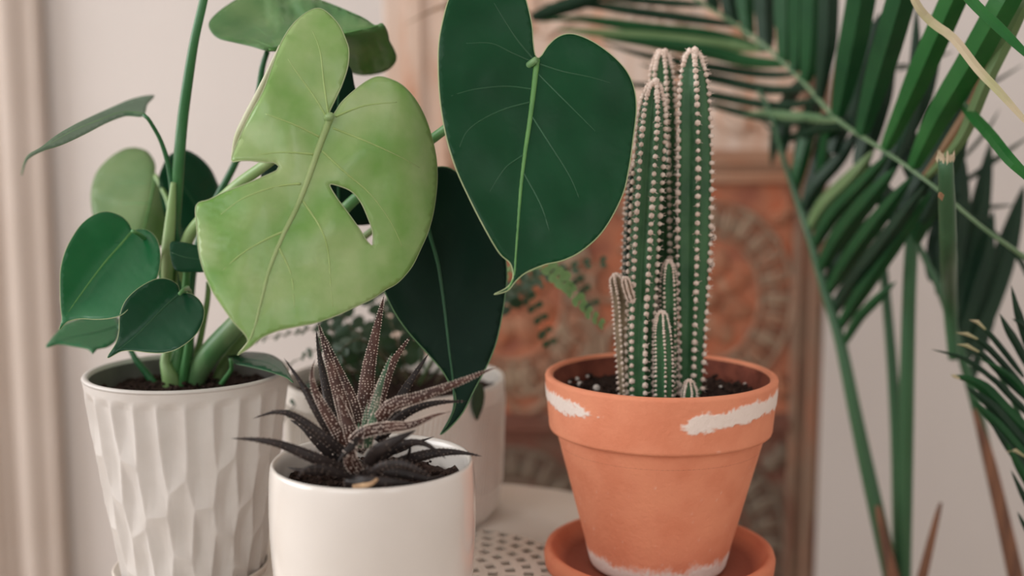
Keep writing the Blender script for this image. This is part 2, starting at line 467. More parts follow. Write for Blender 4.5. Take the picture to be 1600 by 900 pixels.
# ------------------------------------------------------------------ pots
def soil_disc(parent, cx, cy, r, z, amp=0.004, rings=26, n=90, seed=0):
    vs = [(cx, cy, z)]; fs = []
    for i in range(1, rings + 1):
        rr = r*i/rings
        for k in range(n):
            a = 2*math.pi*k/n
            x, y = cx + rr*math.cos(a), cy + rr*math.sin(a)
            h = amp*(noise.noise(Vector((x*160+seed, y*160, 1.3))) + 0.7*noise.noise(Vector((x*420, y*420+seed, 5.1))))
            vs.append((x, y, z + h))
    for k in range(n): fs.append((0, 1+k, 1+(k+1) % n))
    for i in range(rings-1):
        for k in range(n):
            a = 1+i*n+k; b = 1+i*n+(k+1) % n
            fs.append((a, a+n, b+n, b))
    s = mk('soil', (vs, fs), M['soil'], parent)
    s['kind'] = 'stuff'
    mb = MB(); rnd = random.Random(seed)
    for i in range(260):   # crumbs
        a = rnd.uniform(0, 2*math.pi); rr = r*math.sqrt(rnd.random())*0.96
        q = rnd.uniform(0.0009, 0.0026)
        mb.add(blob(ICO, (cx+rr*math.cos(a), cy+rr*math.sin(a), z+rnd.uniform(0, amp*0.9)), (q*rnd.uniform(.7,1.3), q, q*rnd.uniform(.6,1))))
    mk('soil_crumbs', mb.vf, M['soil'], parent, smooth=False, kind='stuff')
    return s

# --- faceted tall pot (left)
LP = P(293, 582, 0.80); LPX, LPY, LPZ = LP.x, LP.y, LP.z
LPR = 157 * mpp(0.80)
def faceted_pot():
    t = thing('faceted_pot', (LPX, LPY, 0.004), 'tall tapered white stoneware pot carved with long facets', 'pot')
    zb, zt = 0.005, LPZ
    rb, rt = 0.0490, LPR
    n, m = 360, 150
    cols = 24; cells = []
    rnd = random.Random(3)
    rowh = 0.052
    for c in range(cols):
        zz = zt - (0.030 + (0.024 if c % 2 else 0.0)) + rnd.uniform(-.008, .008); first = True
        while zz > zb - 0.03:
            cells.append((2*math.pi*(c + 0.5 + rnd.uniform(-.13, .13))/cols, zz))
            zz -= rowh*rnd.uniform(0.85, 1.15)
    # bucket by column
    vs = []; fs = []
    for j in range(m + 1):
        s = j/m; z = zb + (zt-zb)*s
        r0 = rb + (rt-rb)*(s**0.9)
        for i in range(n):
            a = 2*math.pi*i/n
            d1 = 9; 
            best = []
            for ca, cz in cells_near(cells, a, cols):
                da = (a - ca + math.pi) % (2*math.pi) - math.pi
                dx = da*0.066; dz = (z-cz)*0.30
                if cz > zt - 0.075 and z > cz: dz *= 0.25
                best.append(dx*dx + dz*dz)
            best.sort(); d1 = best[0]; d2 = best[1]
            fac = (math.sqrt(d2) - math.sqrt(d1))
            q1, q2 = math.sqrt(d1), math.sqrt(d2)
            scoop = 0.0042*(2*q1/(q1+q2+1e-9))**1.6     # concave facets meeting in ridges
            fade = min(1, max(0, (zt - 0.006 - z)/0.006))
            r = r0 - 0.0030*fade + scoop*fade
            vs.append((LPX + r*math.cos(a), LPY + r*math.sin(a), z))
    for j in range(m):
        for i in range(n):
            i2 = (i+1) % n
            fs.append((j*n+i, j*n+i2, (j+1)*n+i2, (j+1)*n+i))
    # rim and inside
    prof = [(rt+0.0004, zt), (rt-0.0006, zt+0.0016), (rt-0.0022, zt+0.0020), (rt-0.0040, zt+0.0012), (rt-0.0046, zt-0.002)]
    for r, z in prof:
        b = len(vs)
        for i in range(n):
            a = 2*math.pi*i/n; vs.append((LPX + r*math.cos(a), LPY + r*math.sin(a), z))
        for i in range(n):
            i2 = (i+1) % n; fs.append((b-n+i, b-n+i2, b+i2, b+i))
    fs.append(tuple(range(n))[::-1])
    mk('body', (vs, fs), M['facetpot'], t)
    ins = lathe([(rt-0.0046, zt-0.001), (rt-0.0055, zt-0.012), (rt-0.010, zt-0.05)], LPX, LPY, 96)
    mk('inner_wall', (ins[0], ins[1][:-2]), M['potinner'], t)
    soil_disc(t, LPX, LPY, rt-0.006, zt-0.014, seed=11)
def cells_near(cells, a, cols):
    c = int(a/(2*math.pi)*cols) % cols
    key = c
    if key not in _cn:
        l = []
        for ca, cz in cells:
            cc = int((ca % (2*math.pi))/(2*math.pi)*cols)
            if min((cc-c) % cols, (c-cc) % cols) <= 1: l.append((ca, cz))
        _cn[key] = l
    return _cn[key]
_cn = {}
faceted_pot()
o = mk('plant_saucer', lathe([(0.002,0.004),(0.0505,0.004),(0.0530,0.0075),(0.0532,0.0085),(0.0542,0.0088),(0.0548,0.0078),(0.0520,0.001),(0.050,0.0),(0.002,0.0)], LPX-0.002, LPY, 96), M['saucer_white'], origin=(LPX, LPY, 0))
tag(o, 'white glazed saucer under the tall faceted pot', 'saucer')

# --- cream glazed pot (front)
CD = 0.665
CPt = P(582, 718, CD); CX, CY, CZ = CPt.x, CPt.y, CPt.z
CR = 162 * mpp(CD)
def cream_pot():
    t = thing('cream_pot', (CX, CY, 0), 'rounded cream glazed pot holding the dark spiky succulent', 'pot')
    r = CR; h = CZ
    pr = [(0.002, 0.0), (r*0.62, 0.0), (r*0.74, 0.003), (r*0.86, 0.014), (r*0.945, 0.034), (r*0.985, 0.056), (r*1.008, h-0.045), (r*1.012, h-0.030), (r*1.008, h-0.016), (r*0.998, h-0.006), (r*0.985, h-0.001), (r*0.968, h+0.0005), (r*0.945, h-0.001), (r*0.930, h-0.005), (r*0.925, h-0.02), (r*0.90, h-0.05)]
    pr2 = cr([(a*1000, b*1000) for a, b in pr], 2.0)
    vs, fs = lathe([(a/1000, b/1000) for a, b in pr2], CX, CY, 144)
    mk('body', (vs, fs[:-1]), M['cream'], t)
    soil_disc(t, CX, CY, r*0.925, h-0.016, seed=23)
cream_pot()

# --- pale pot behind
BD = 0.94
BPt = P(617, 588, BD); BX, BY, BZ = BPt.x, BPt.y, BPt.z
BR = 173 * mpp(BD)
def back_pot():
    t = thing('pale_pot', (BX, BY, 0), 'wide pale textured pot with a fern, behind the succulent', 'pot')
    r, h = BR, BZ
    pr = [(0.002, 0.0), (r*0.80, 0.0), (r*0.90, 0.003), (r*0.955, 0.012), (r*0.975, 0.03), (r*1.0, h-0.004), (r*0.995, h), (r*0.965, h), (r*0.955, h-0.004), (r*0.93, h-0.05)]
    vs, fs = lathe(pr, BX, BY, 120)
    mk('body', (vs, fs[:-1]), M['backpot'], t)
    # fine raised slanting ribs
    mb = MB()
    for i in range(150):
        a0 = 2*math.pi*i/150
        path = []
        for j in range(7):
            s = j/6; z = 0.03 + (h-0.045)*s; rr = r*(0.975 + 0.025*s); a = a0 + 0.10*s
            path.append((BX+rr*math.cos(a), BY+rr*math.sin(a), z))
        mb.add(tube(path, [0.0009]*7, 5, False))
    mk('slanting_ribs', mb.vf, M['backpot'], t, kind='stuff')
    soil_disc(t, BX, BY, r*0.95, h-0.014, seed=31)
back_pot()

# --- terracotta pot and saucer
TD = 0.80
TPt = P(1032, 583, TD); RX, RY, RZ = TPt.x, TPt.y, TPt.z
RR = 182 * mpp(TD)
SPt = P(1029, 854, TD)
def terracotta():
    k = mpp(TD)
    zs = SPt.z          # saucer rim height
    sr = 184 * k
    so = lathe([(0.002,0.008),(sr*0.72,0.008),(sr*0.80,0.0095),(sr*0.905,zs-0.004),(sr*0.925,zs),(sr*0.955,zs+0.0012),(sr*0.985,zs),(sr,zs-0.004),(sr*0.99,zs-0.012),(sr*0.84,0.003),(sr*0.80,0.0),(0.002,0.0)], SPt.x, RY, 128)
    damp = [max(0.0, min(1.0, (0.90*sr - math.hypot(v[0]-SPt.x, v[1]-RY))/(0.05*sr))) if v[2] > 0.0075 else 0.0 for v in so[0]]
    o = mk('terracotta_saucer', so, M['terra_s'], origin=(SPt.x, RY, 0), attr=('damp', damp))
    tag(o, 'round terracotta saucer under the cactus pot', 'saucer')
    t = thing('terracotta_pot', (RX, RY, 0.008), 'classic terracotta pot with white mineral crust, holding the cactus', 'pot')
    zb = 0.009; zt = RZ
    rbase = 108*k; rimh = 0.039
    rneck = RR*0.905
    prof = [(0.002, zb), (rbase-0.003, zb), (rbase-0.001, zb+0.001), (rbase, zb+0.003)]
    for i in range(1, 60):
        s = i/60; prof.append((rbase + (rneck-rbase)*s, zb + 0.003 + (zt-rimh-zb-0.003)*s))
    prof += [(rneck, zt-rimh-0.0005), (RR*0.955, zt-rimh+0.0002), (RR*0.962, zt-rimh+0.002)]
    for i in range(1, 60):
        s = i/60; prof.append((RR*(0.962+0.036*s), zt-rimh+0.002 + (rimh-0.0045)*s))
    prof += [(RR*0.999, zt-0.002), (RR*0.992, zt-0.0004), (RR*0.975, zt+0.0004), (RR*0.945, zt), (RR*0.928, zt-0.002)]
    n = 480
    vs, fs = lathe(prof, RX, RY, n)
    salt = []
    for i, v in enumerate(vs):
        x = (v[0]-RX)/RR; y = v[1]-RY; z = v[2]; s = 0.0
        a = math.atan2(v[1]-RY, v[0]-RX)
        nz = noise.noise(Vector((v[0]*90, v[1]*90, z*90))) + 0.8*noise.noise(Vector((v[0]*380, v[1]*380, z*380)))
        on_out = math.hypot(v[0]-RX, y) > RR*0.935
        dz = zt - z
        if on_out and y < 0.02 and dz < rimh:
            if x > 0.03:
                c = 0.0185 - 0.006*min(1, max(0, (x-0.1)/0.7)); hw = 0.0068*min(1, (x-0.03)/0.12 + 0.15)
                s = (hw - abs(dz-c))/0.0022 + 1.25*nz
            elif x < -0.55:
                c = 0.0165 - 0.003*min(1, (-0.55-x)/0.4); hw = 0.0058*min(1, (-0.58-x)/0.25 + 0.1)
                s = (hw - abs(dz-c))/0.0022 + 1.25*nz
            s = max(s, 0.5*(nz - 0.75) if dz > 0.036 else 0)
        elif z < zb + 0.022:
            s = 0.85*((0.0150 - (z-zb))/0.005 + 0.9*nz)
        s = max(0.0, min(0.92, s))
        if s == 0 and not on_out: s = max(0, min(0.35, (noise.noise(Vector((v[0]*420, v[1]*420, z*420)))-0.62)*1.6))
        salt.append(s)
        if s > 0.05:
            q = 1 + 0.0005*s/max(0.02, math.hypot(v[0]-RX, y))
            vs[i] = (RX+(v[0]-RX)*q, RY+y*q, z)
    mk('body', (vs, fs[:-1]), M['terra'], t, attr=('salt', salt))
    iw = lathe([(RR*0.929, zt-0.0018), (RR*0.91, zt-0.012), (RR*0.87, zt-0.05)], RX, RY, 128)
    mk('inner_wall', (iw[0], iw[1][:-2]), M['terra_in'], t)
    soil_disc(t, RX, RY, RR*0.905, zt-0.017, amp=0.006, seed=41)
    rnd = random.Random(5)
    for px, py, q in ((906, 600, .0022), (902, 592, .0016), (932, 606, .0026), (918, 588, .0014), (1152, 592, .0022), (1140, 586, .0013), (1164, 600, .0013), (1126, 604, .0012), (890, 597, .0012)):
        z = zt - 0.0125
        # intersect bearing with the soil plane
        v = P(px, py, 1.0) - Vector((0, 0, CAMZ)); s = (z-CAMZ)/v.z
        c = Vector((0, 0, CAMZ)) + v*s
        if math.hypot(c.x-RX, c.y-RY) < RR*0.9:
            mk('perlite_grain', blob(ICO2, c, (q, q*rnd.uniform(.7,1), q*rnd.uniform(.7,1))), M['perlite'], t)
terracotta()

# ------------------------------------------------------------------ leaves
def leaf(parent, outline, mid, dep, mat, holes=(), veins=(), vmat=None, smat=None, mrad=(4, 1), margin=None, step=7, name='leaf', vrad=1.0, mgr=1.1):
    """dep: dict D0, cx, cy, gx, gy (per 100 px), cup, fold, droop, wav; outline in bearings, built at its own distances"""
    ol = cr(outline, step*0.7, True)
    hl = [cr(h, step*0.6, True) for h in holes]
    mid_s = cr(mid, 6)
    cx = dep.get('cx', sum(p[0] for p in outline)/len(outline)); cy = dep.get('cy', sum(p[1] for p in outline)/len(outline))
    L = len(mid_s)
    def lat(x, y):
        bd = 1e9; bi = 0
        for i in range(0, L, 2):
            d = (mid_s[i][0]-x)**2 + (mid_s[i][1]-y)**2
            if d < bd: bd = d; bi = i
        a = mid_s[max(0, bi-2)]; b = mid_s[min(L-1, bi+2)]
        tx, ty = b[0]-a[0], b[1]-a[1]; l = math.hypot(tx, ty) or 1
        s = ((x-a[0])*ty - (y-a[1])*tx)/l
        sgn = 1 if s > 0 else -1
        return sgn*math.sqrt(bd), bi/L
    D0 = dep['D0']; fn = dep.get('fn')
    sd = dep.get('seed', 0)
    def depth(x, y):
        s, t = lat(x, y)
        q = abs(s)/100
        d = D0 + dep.get('gx', 0)*(x-cx)/100 + dep.get('gy', 0)*(y-cy)/100
        d += dep.get('cup', 0)*q*q + dep.get('fold', 0)*(math.sqrt(q*q+0.01)-0.1) + dep.get('droop', 0)*t*t + dep.get('twist', 0)*s/100*t
        wv = dep.get('wav', 0.0018)
        d += wv*min(1, q*2)*noise.noise(Vector((x/70.0+sd, y/70.0, 3.7)))
        # quilting between the lateral veins
        d += dep.get('quilt', 0.0003)*min(1, q*2.5)*math.sin(t*22 + q*4)
        if fn: d += fn(x, y, s, t)
        return d
    pts = []; edges = []
    def loop(l):
        b = len(pts)
        for p in l: pts.append((p[0], p[1]))
        for i in range(len(l)): edges.append((b+i, b+(i+1) % len(l)))
    loop(ol)
    for h in hl: loop(h)
    xs = [p[0] for p in ol]; ys = [p[1] for p in ol]
    y = min(ys); r = 0
    bl = ol + [p for h in hl for p in h]
    while y < max(ys):
        x = min(xs) + (step/2 if r % 2 else 0)
        while x < max(xs):
            if inpoly(x, y, ol) and not any(inpoly(x, y, h) for h in hl):
                if min((p[0]-x)**2+(p[1]-y)**2 for p in bl) > (step*0.5)**2: pts.append((x, y))
            x += step
        y += step*0.87; r += 1
    res = delaunay_2d_cdt([Vector(p) for p in pts], edges, [], 0, 1e-4)
    V2, F2 = res[0], res[2]
    fs = []
    for f in F2:
        x = sum(V2[i][0] for i in f)/len(f); y = sum(V2[i][1] for i in f)/len(f)
        if inpoly(x, y, ol) and not any(inpoly(x, y, h) for h in hl): fs.append(tuple(f)[::-1])
    vs = [P(p[0], p[1], depth(p[0], p[1])) for p in V2]
    o = mk(name, (vs, fs), mat, parent)
    sm = o.modifiers.new('thick', 'SOLIDIFY'); sm.thickness = 0.0006; sm.offset = 0
    lift = 0.0003
    mp = []
    for i, p in enumerate(mid_s):
        t = i/(L-1); r = mrad[0] + (mrad[1]-mrad[0])*t
        d = depth(p[0], p[1])
        mp.append((P(p[0], p[1], d), r*mpp(d)))
    if mrad[0] > 0:
        vm = vmat or M['vein_dim']
        mk('midrib', tube([a for a, b in mp], [b for a, b in mp], 8), vm, o)
    for v in veins:
        c = cr(v, 7); n = len(c)
        path = []; rad = []
        for i, p in enumerate(c):
            d = depth(p[0], p[1]) - 0.0001
            path.append(P(p[0], p[1], d)); rad.append(vrad*(1.15 - 0.75*i/max(1, n-1))*mpp(d))
        mk('vein', tube(path, rad, 6), smat or vmat or M['vein_dim'], o)
    if margin:
        mb = MB()
        for l in [ol] + hl:
            c = [P(p[0], p[1], depth(p[0], p[1])) for p in l]; c.append(c[0])
            mb.add(tube(c, [mgr*mpp(D0)]*len(c), 6))
        mk('margin', mb.vf, margin, o)
    return o, depth

mon = thing('split_leaf_plant', (LPX, LPY, LPZ-0.014), 'large split-leaf plant with heart-shaped green leaves in the faceted pot', 'plant')

# A: the light split leaf
A_out = [(514,177),(524,155),(534,133),(543,105),(545,80),(541,64),(530,40),(513,21),(497,13),(477,21),(457,39),(443,60),(434,80),(424,108),(411,143),(391,180),(375,214),(362,250),
         (376,251),(392,251),(417,254),(428,254),(436,260),(433,266),(421,272),(388,286),(352,300),(327,312),(307,321),(308,357),(311,393),(318,421),(331,453),(347,478),(365,503),(380,519),(387,529),(386,539),(372,554),
         (391,542),(405,530),(430,518),(459,511),(494,504),(530,491),(558,478),(583,466),(602,453),(622,441),(643,417),(657,389),(668,364),(676,336),(681,304),(683,275),(681,245),(674,213),(663,181),(647,153),(628,133),(608,123),(590,120),(573,127),(553,142),(534,160),(521,179)]
A_hole = [(515,289),(528,290),(549,299),(564,316),(575,340),(582,361),(583,383),(575,379),(561,357),(543,332),(526,309)]
A_mid = [(517,181),(500,225),(481,280),(463,325),(441,370),(421,420),(408,470),(398,510),(388,535),(373,553)]
A_v = [[(512,186),(490,150),(465,115),(450,92)],[(513,182),(506,130),(500,80),(488,48)],[(499,214),(460,195),(415,178)],[(490,241),(440,238),(395,243)],
       [(470,287),(430,292),(380,310),(345,335)],[(503,236),(540,270),(580,305),(612,350),(630,390)],[(520,200),(570,220),(625,245),(655,262)],[(473,314),(500,355),(512,390),(517,450),(520,480)],
       [(448,360),(420,372),(380,395),(345,425)],[(436,388),(455,430),(460,480)],[(524,182),(570,165),(620,160)]]
leaf(mon, A_out, A_mid, dict(D0=0.700, gx=0.012, gy=-0.010, cup=0.006, fold=-0.006, droop=-0.012, wav=0.003, quilt=0.0005, fn=lambda x, y, s, t: 0.010*max(0, (x-600)/80)**2 + 0.02*max(0, (430-x)/120)**2*(1 if y < 255 else 0.3)),
     M['lf_light'], [A_hole], A_v, M['vein_light'], M['vein_side'], (6, 1.6), M['margin'], 7, vrad=1.9)
mk('rolled_edge', pxtube([(437,70,.735,1.0),(432,84,.736,2.5),(419,114,.738,4),(403,150,.741,6),(384,188,.744,7),(371,216,.746,6),(363,246,.747,2)], 5, 10), M['roll'], mon)
# B: the big dark leaf on the right
B_out = [(842,91),(847,86),(857,71),(872,58),(890,53),(911,58),(934,70),(960,90),(980,113),(991,140),(994,173),(989,217),(983,260),(972,306),(944,358),(913,389),(882,406),(850,414),(822,426),(806,439),(793,454),(772,460),
         (790,451),(800,440),(802,428),(797,411),(780,395),(757,356),(732,307),(712,262),(697,212),(688,158),(685,107),(686,67),(692,33),(701,0),(715,-28),(742,-50),(776,-54),(802,-38),(817,-12),(824,8),(831,40),(833,67),(836,86)]
B_mid = [(839,93),(836,120),(832,155),(826,200),(820,240),(814,290),(810,340),(806,395),(803,432),(793,453)]
B_v = [[(836,99),(800,83),(768,68),(728,68)],[(836,96),(810,65),(790,35),(772,5)],[(832,159),(790,170),(755,186),(730,205),(718,230)],[(840,115),(870,145),(905,180),(930,205)],[(842,100),(880,112),(920,120),(955,130)],
       [(830,180),(862,230),(890,275),(905,310)],[(822,240),(790,262),(765,300)],[(834,140),(790,135),(740,140),(705,150)],[(818,270),(845,320),(858,360)]]
leaf(mon, B_out, B_mid, dict(D0=0.715, gx=0.006, gy=-0.012, cup=0.005, fold=-0.012, droop=-0.008, wav=0.0025, quilt=0.0003, seed=4),
     M['lf_dark'], (), B_v, M['vein_dark'], M['vein_dim'], (5, 1.3), M['margin'], 7, vrad=1.6)
# C: deep green leaf hanging behind
C_out = [(655,292),(640,275),(612,290),(592,330),(583,380),(588,420),(601,455),(618,490),(640,521),(667,551),(690,578),(702,598),(711,615),(711,635),(701,660),(688,679),(704,667),(724,643),(741,609),(754,585),(766,560),(776,532),(783,500),(788,470),(792,430),(786,385),(765,335),(735,290),(705,264),(680,262),(665,275)]
C_mid = [(657,293),(664,335),(673,372),(684,411),(691,456),(697,505),(702,550),(708,600),(708,640),(689,678)]
C_v = [[(668,350),(700,380),(740,420)],[(680,400),(715,440),(750,490)],[(684,411),(650,440),(625,470)],[(695,480),(725,520),(748,560)]]
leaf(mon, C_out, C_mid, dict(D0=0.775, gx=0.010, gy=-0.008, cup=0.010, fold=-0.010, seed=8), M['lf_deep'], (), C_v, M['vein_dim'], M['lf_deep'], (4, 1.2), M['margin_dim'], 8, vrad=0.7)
# hidden leaf behind A (dark, shows between the lobes)
E_out = [(520,345),(490,350),(450,338),(418,305),(408,270),(420,225),(440,180),(465,140),(500,110),(530,98),(548,106),(556,140),(578,190),(600,250),(604,310),(590,344),(568,352),(540,350)]
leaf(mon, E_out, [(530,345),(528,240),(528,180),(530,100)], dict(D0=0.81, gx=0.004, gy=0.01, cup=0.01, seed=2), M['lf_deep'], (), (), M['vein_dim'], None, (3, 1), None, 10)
# D: the top leaf seen from the side, edge rolled under
D_out = [(327,37),(337,23),(358,7),(385,-8),(420,-16),(460,-14),(500,0),(533,13),(567,28),(586,40),(597,37),(605,50),(608,64),(615,77),(619,92),(610,106),(593,114),(567,117),(545,112),(500,100),(460,86),(433,80),(417,79),(393,72),(367,66),(343,60),(331,50)]
def D_fn(x, y, s, t):
    ry = 74 - (x-430)*0.20           # ridge line
    return 0.05*((ry - y)/60.0) if y < ry else 0.06*((y-ry)/60.0)
leaf(mon, D_out, [(420,78),(470,72),(520,56),(570,45),(597,38)], dict(D0=0.80, gx=0.01, fn=D_fn, wav=0.010, quilt=0.004, seed=6), M['lf_top'], (),
     [[(440,74),(410,50),(380,30),(350,20)],[(470,71),(450,45),(435,15)],[(500,62),(500,35),(490,8)],[(430,76),(395,62),(345,48)],[(540,52),(535,30)]], M['vein_dark'], M['vein_dark'], (2, 1), M['margin_dim'], 6, vrad=0.9)
# F: upper left leaf seen almost edge on
F_out = [(241,150),(227,150),(203,156),(175,168),(146,181),(117,195),(88,212),(65,230),(46,241),(38,253),(34,273),(40,254),(48,245),(68,235),(96,226),(131,210),(166,192),(192,182),(203,181),(221,182),(227,175),(230,163)]
leaf(mon, F_out, [(224,178),(190,176),(150,190),(110,207),(70,230),(44,246),(35,270)], dict(D0=0.80, cx=140, cy=190, gx=0.02, gy=-0.20, wav=0.003), M['lf_grey'], (), (), M['vein_dark'], None, (1.5, .7), M['margin_dim'], 5, mgr=0.7)
# G: round leaf at the back left, folded along its midrib
G_out = [(243,272),(243,258),(238,246),(229,236),(212,231),(192,234),(169,249),(151,270),(143,296),(143,322),(150,348),(172,370),(200,384),(222,388),(250,386),(262,366),(264,338),(262,306),(252,292)]
leaf(mon, G_out, [(243,273),(236,310),(228,345),(218,380)], dict(D0=0.90, gx=0.02, gy=-0.03, fold=0.05, seed=3), M['lf_pale'], (), [[(240,290),(205,285),(165,290)],[(234,318),(195,318),(155,325)]], M['vein_dark'], None, (2, 1), None, 7)
# L: dark leaf behind the tall stem
L_out = [(262,245),(275,237),(290,234),(310,244),(328,262),(338,282),(342,296),(335,320),(315,345),(295,368),(278,374),(262,348),(252,312),(248,280),(253,262)]
leaf(mon, L_out, [(262,262),(285,290),(305,320),(310,345)], dict(D0=0.895, gx=0.02, gy=0.02, cup=0.03, seed=5), M['lf_small'], (), (), M['vein_dim'], None, (2, 1), None, 7)
# H: heart leaf left
H_out = [(207,360),(200,348),(187,337),(166,331),(147,336),(128,350),(113,371),(102,393),(95,420),(94,450),(95,480),(97,499),(93,515),(105,503),(125,498),(151,499),(174,497),(193,490),(212,470),(230,455),(244,437),(250,412),(249,386),(242,369),(230,360),(217,358)]
leaf(mon, H_out, [(207,361),(188,383),(160,415),(130,455),(107,488),(95,510)], dict(D0=0.775, gx=0.010, gy=-0.03, fold=-0.03, seed=7), M['lf_mid'], (), [[(190,380),(150,375),(120,390)],[(165,410),(130,410),(105,425)],[(185,385),(215,410),(225,435)],[(160,415),(180,450),(185,475)]], M['vein_dark'], M['lf_mid'], (2.2, 0.8), M['margin'], 6, vrad=0.7, mgr=0.7)
# I: small dark heart leaf in front
I_out = [(281,458),(278,446),(264,437),(245,436),(223,446),(204,461),(193,476),(187,496),(186,518),(181,537),(168,559),(189,549),(208,548),(234,551),(257,551),(279,544),(302,527),(315,507),(319,486),(313,471),(302,461),(291,458)]
leaf(mon, I_out, [(281,459),(262,475),(240,497),(215,522),(190,543),(169,558)], dict(D0=0.750, gx=0.010, gy=-0.02, fold=-0.025, seed=9), M['lf_small'], (), [[(262,475),(225,470),(205,485)],[(255,482),(270,505),(270,530)],[(232,505),(240,530)]], M['vein_dim'], M['lf_small'], (2.2, 0.8), M['margin'], 6, vrad=0.7, mgr=0.7)
# J: leaf behind them, nearly edge on
J_out = [(72,542),(87,522),(102,507),(130,497),(160,494),(185,497),(186,515),(181,532),(168,542),(151,546),(145,553),(138,546),(113,541),(91,538)]
leaf(mon, J_out, [(184,510),(150,520),(110,528),(74,541)], dict(D0=0.84, gx=0.0, gy=-0.10, seed=12), M['lf_mid'], (), (), M['vein_dim'], None, (1.8, .8), M['margin_dim'], 6, mgr=0.6)
# K: small dark folded leaf beside the stems
K_out = [(266,380),(280,378),(298,381),(312,386),(330,395),(335,412),(322,424),(302,425),(276,423),(268,408)]
leaf(mon, K_out, [(268,395),(290,402),(330,408)], dict(D0=0.785, gx=0.02, gy=-0.03, seed=13), M['lf_small'], (), (), M['vein_dim'], None, (1.5, .8), None, 6)
# M: low leaf over the rim on the right
M_out = [(354,552),(386,550),(414,552),(431,558),(444,570),(453,586),(458,598),(449,591),(437,586),(412,578),(386,572),(366,567)]
leaf(mon, M_out, [(360,560),(390,562),(420,568),(445,584),(457,597)], dict(D0=0.80, cx=400, cy=565, gx=-0.02, gy=-0.16, seed=14), M['lf_small'], (), (), M['vein_dim'], None, (1.5, .8), M['margin_dim'], 5, mgr=0.6)

def stem(name, ctrl, mat, parent=mon, n=12): return mk(name, pxtube(ctrl, 8, n), mat, parent)
stem('leaf_sheath', [(271,285,.806,4),(267,335,.808,7.5),(262,395,.812,10),(261,450,.82,10),(266,540,.83,11),(272,622,.835,12)], M['stem_pale'])
stem('petiole', [(326,-45,.80,6.5),(318,0,.80,6.5),(304,62,.80,7),(293,130,.805,8),(285,190,.81,8.5),(280,245,.81,9),(276,300,.815,9.5),(272,350,.82,10),(268,400,.825,11),(266,450,.83,11),(267,520,.835,11),(272,580,.84,13),(275,622,.84,14)], M['stem_tall'])
stem('petiole', [(517,181,.708,6),(475,210,.74,8),(416,256,.765,8.5),(370,290,.78,9),(330,328,.795,9.5),(296,368,.81,9.5),(284,420,.82,9.5),(280,500,.828,10),(282,570,.835,13),(284,622,.838,15)], M['stem_pale'])
stem('petiole', [(838,93,.722,5),(800,122,.735,6.5),(760,153,.748,7),(685,210,.765,7.5),(620,258,.772,8),(545,320,.785,9),(455,415,.795,11),(400,475,.80,14),(365,512,.808,17),(330,550,.815,18),(305,588,.825,18),(296,624,.83,18)], M['stem_lt'])
mk('drip_tip', pxtube([(797,408,.7065,1.2),(803,426,.706,2.4),(800,442,.705,2.4),(789,454,.704,2.0),(772,460,.703,1.0)], 4, 8), M['margin'], mon)
mk('drip_tip', pxtube([(389,532,.666,1.0),(386,541,.6655,2.0),(379,550,.665,1.6),(371,555,.665,.8)], 4, 8), M['margin'], mon)
stem('petiole', [(657,294,.778,4),(600,345,.80,5),(530,400,.81,6),(450,460,.815,7),(390,520,.82,8),(350,570,.83,9),(335,622,.84,10)], M['stem_pale'])
stem('petiole', [(418,80,.83,4),(410,105,.83,4.5),(404,145,.835,5),(390,200,.84,5),(366,258,.845,5.5),(335,318,.85,6),(310,380,.85,6.5),(298,450,.85,7),(296,540,.85,8),(300,622,.85,9)], M['stem_dark'])
stem('petiole', [(224,179,.795,3),(231,185,.795,3),(240,199,.80,3),(252,222,.805,3.3),(263,258,.81,4),(269,300,.812,4),(273,340,.815,4),(277,376,.815,4.5),(281,440,.82,5),(285,540,.83,6),(288,622,.835,7)], M['stem_dark'])
stem('petiole', [(243,274,.90,3.5),(254,296,.89,3.5),(264,322,.88,4),(272,380,.87,5),(276,480,.86,6),(280,622,.86,7)], M['stem_pale'])
stem('petiole', [(263,263,.895,3),(275,330,.885,4),(285,430,.875,5),(290,540,.87,6),(292,622,.865,6)], M['stem_dark'])
stem('petiole', [(207,361,.775,3),(225,372,.79,3.5),(245,400,.81,4),(256,460,.82,5),(262,540,.83,6),(266,622,.835,7)], M['stem'])
stem('petiole', [(281,459,.75,3),(293,450,.775,4),(298,475,.80,5),(296,530,.81,6),(288,580,.815,7),(280,622,.82,8)], M['stem'])
stem('petiole', [(186,508,.84,3),(196,530,.835,3.5),(210,558,.83,4.5),(228,582,.83,5.5),(244,604,.83,6),(254,622,.835,7)], M['stem_dark'])
stem('petiole', [(268,395,.79,3.5),(290,415,.80,5),(290,450,.81,6),(284,520,.82,8),(276,575,.82,11),(273,622,.825,13)], M['stem'])
stem('petiole', [(360,561,.80,2.5),(362,576,.805,3.5),(350,594,.81,4),(338,612,.815,4.5),(332,626,.82,5)], M['stem'])
stem('petiole', [(326,440,.83,4),(324,470,.83,4.5),(315,520,.835,5),(305,570,.84,6),(303,622,.84,7)], M['stem_pale'])
stem('leaf_sheath', [(262,545,.815,6),(258,565,.815,8),(266,590,.815,13),(270,612,.82,15),(270,628,.825,15)], M['stem_pale'])

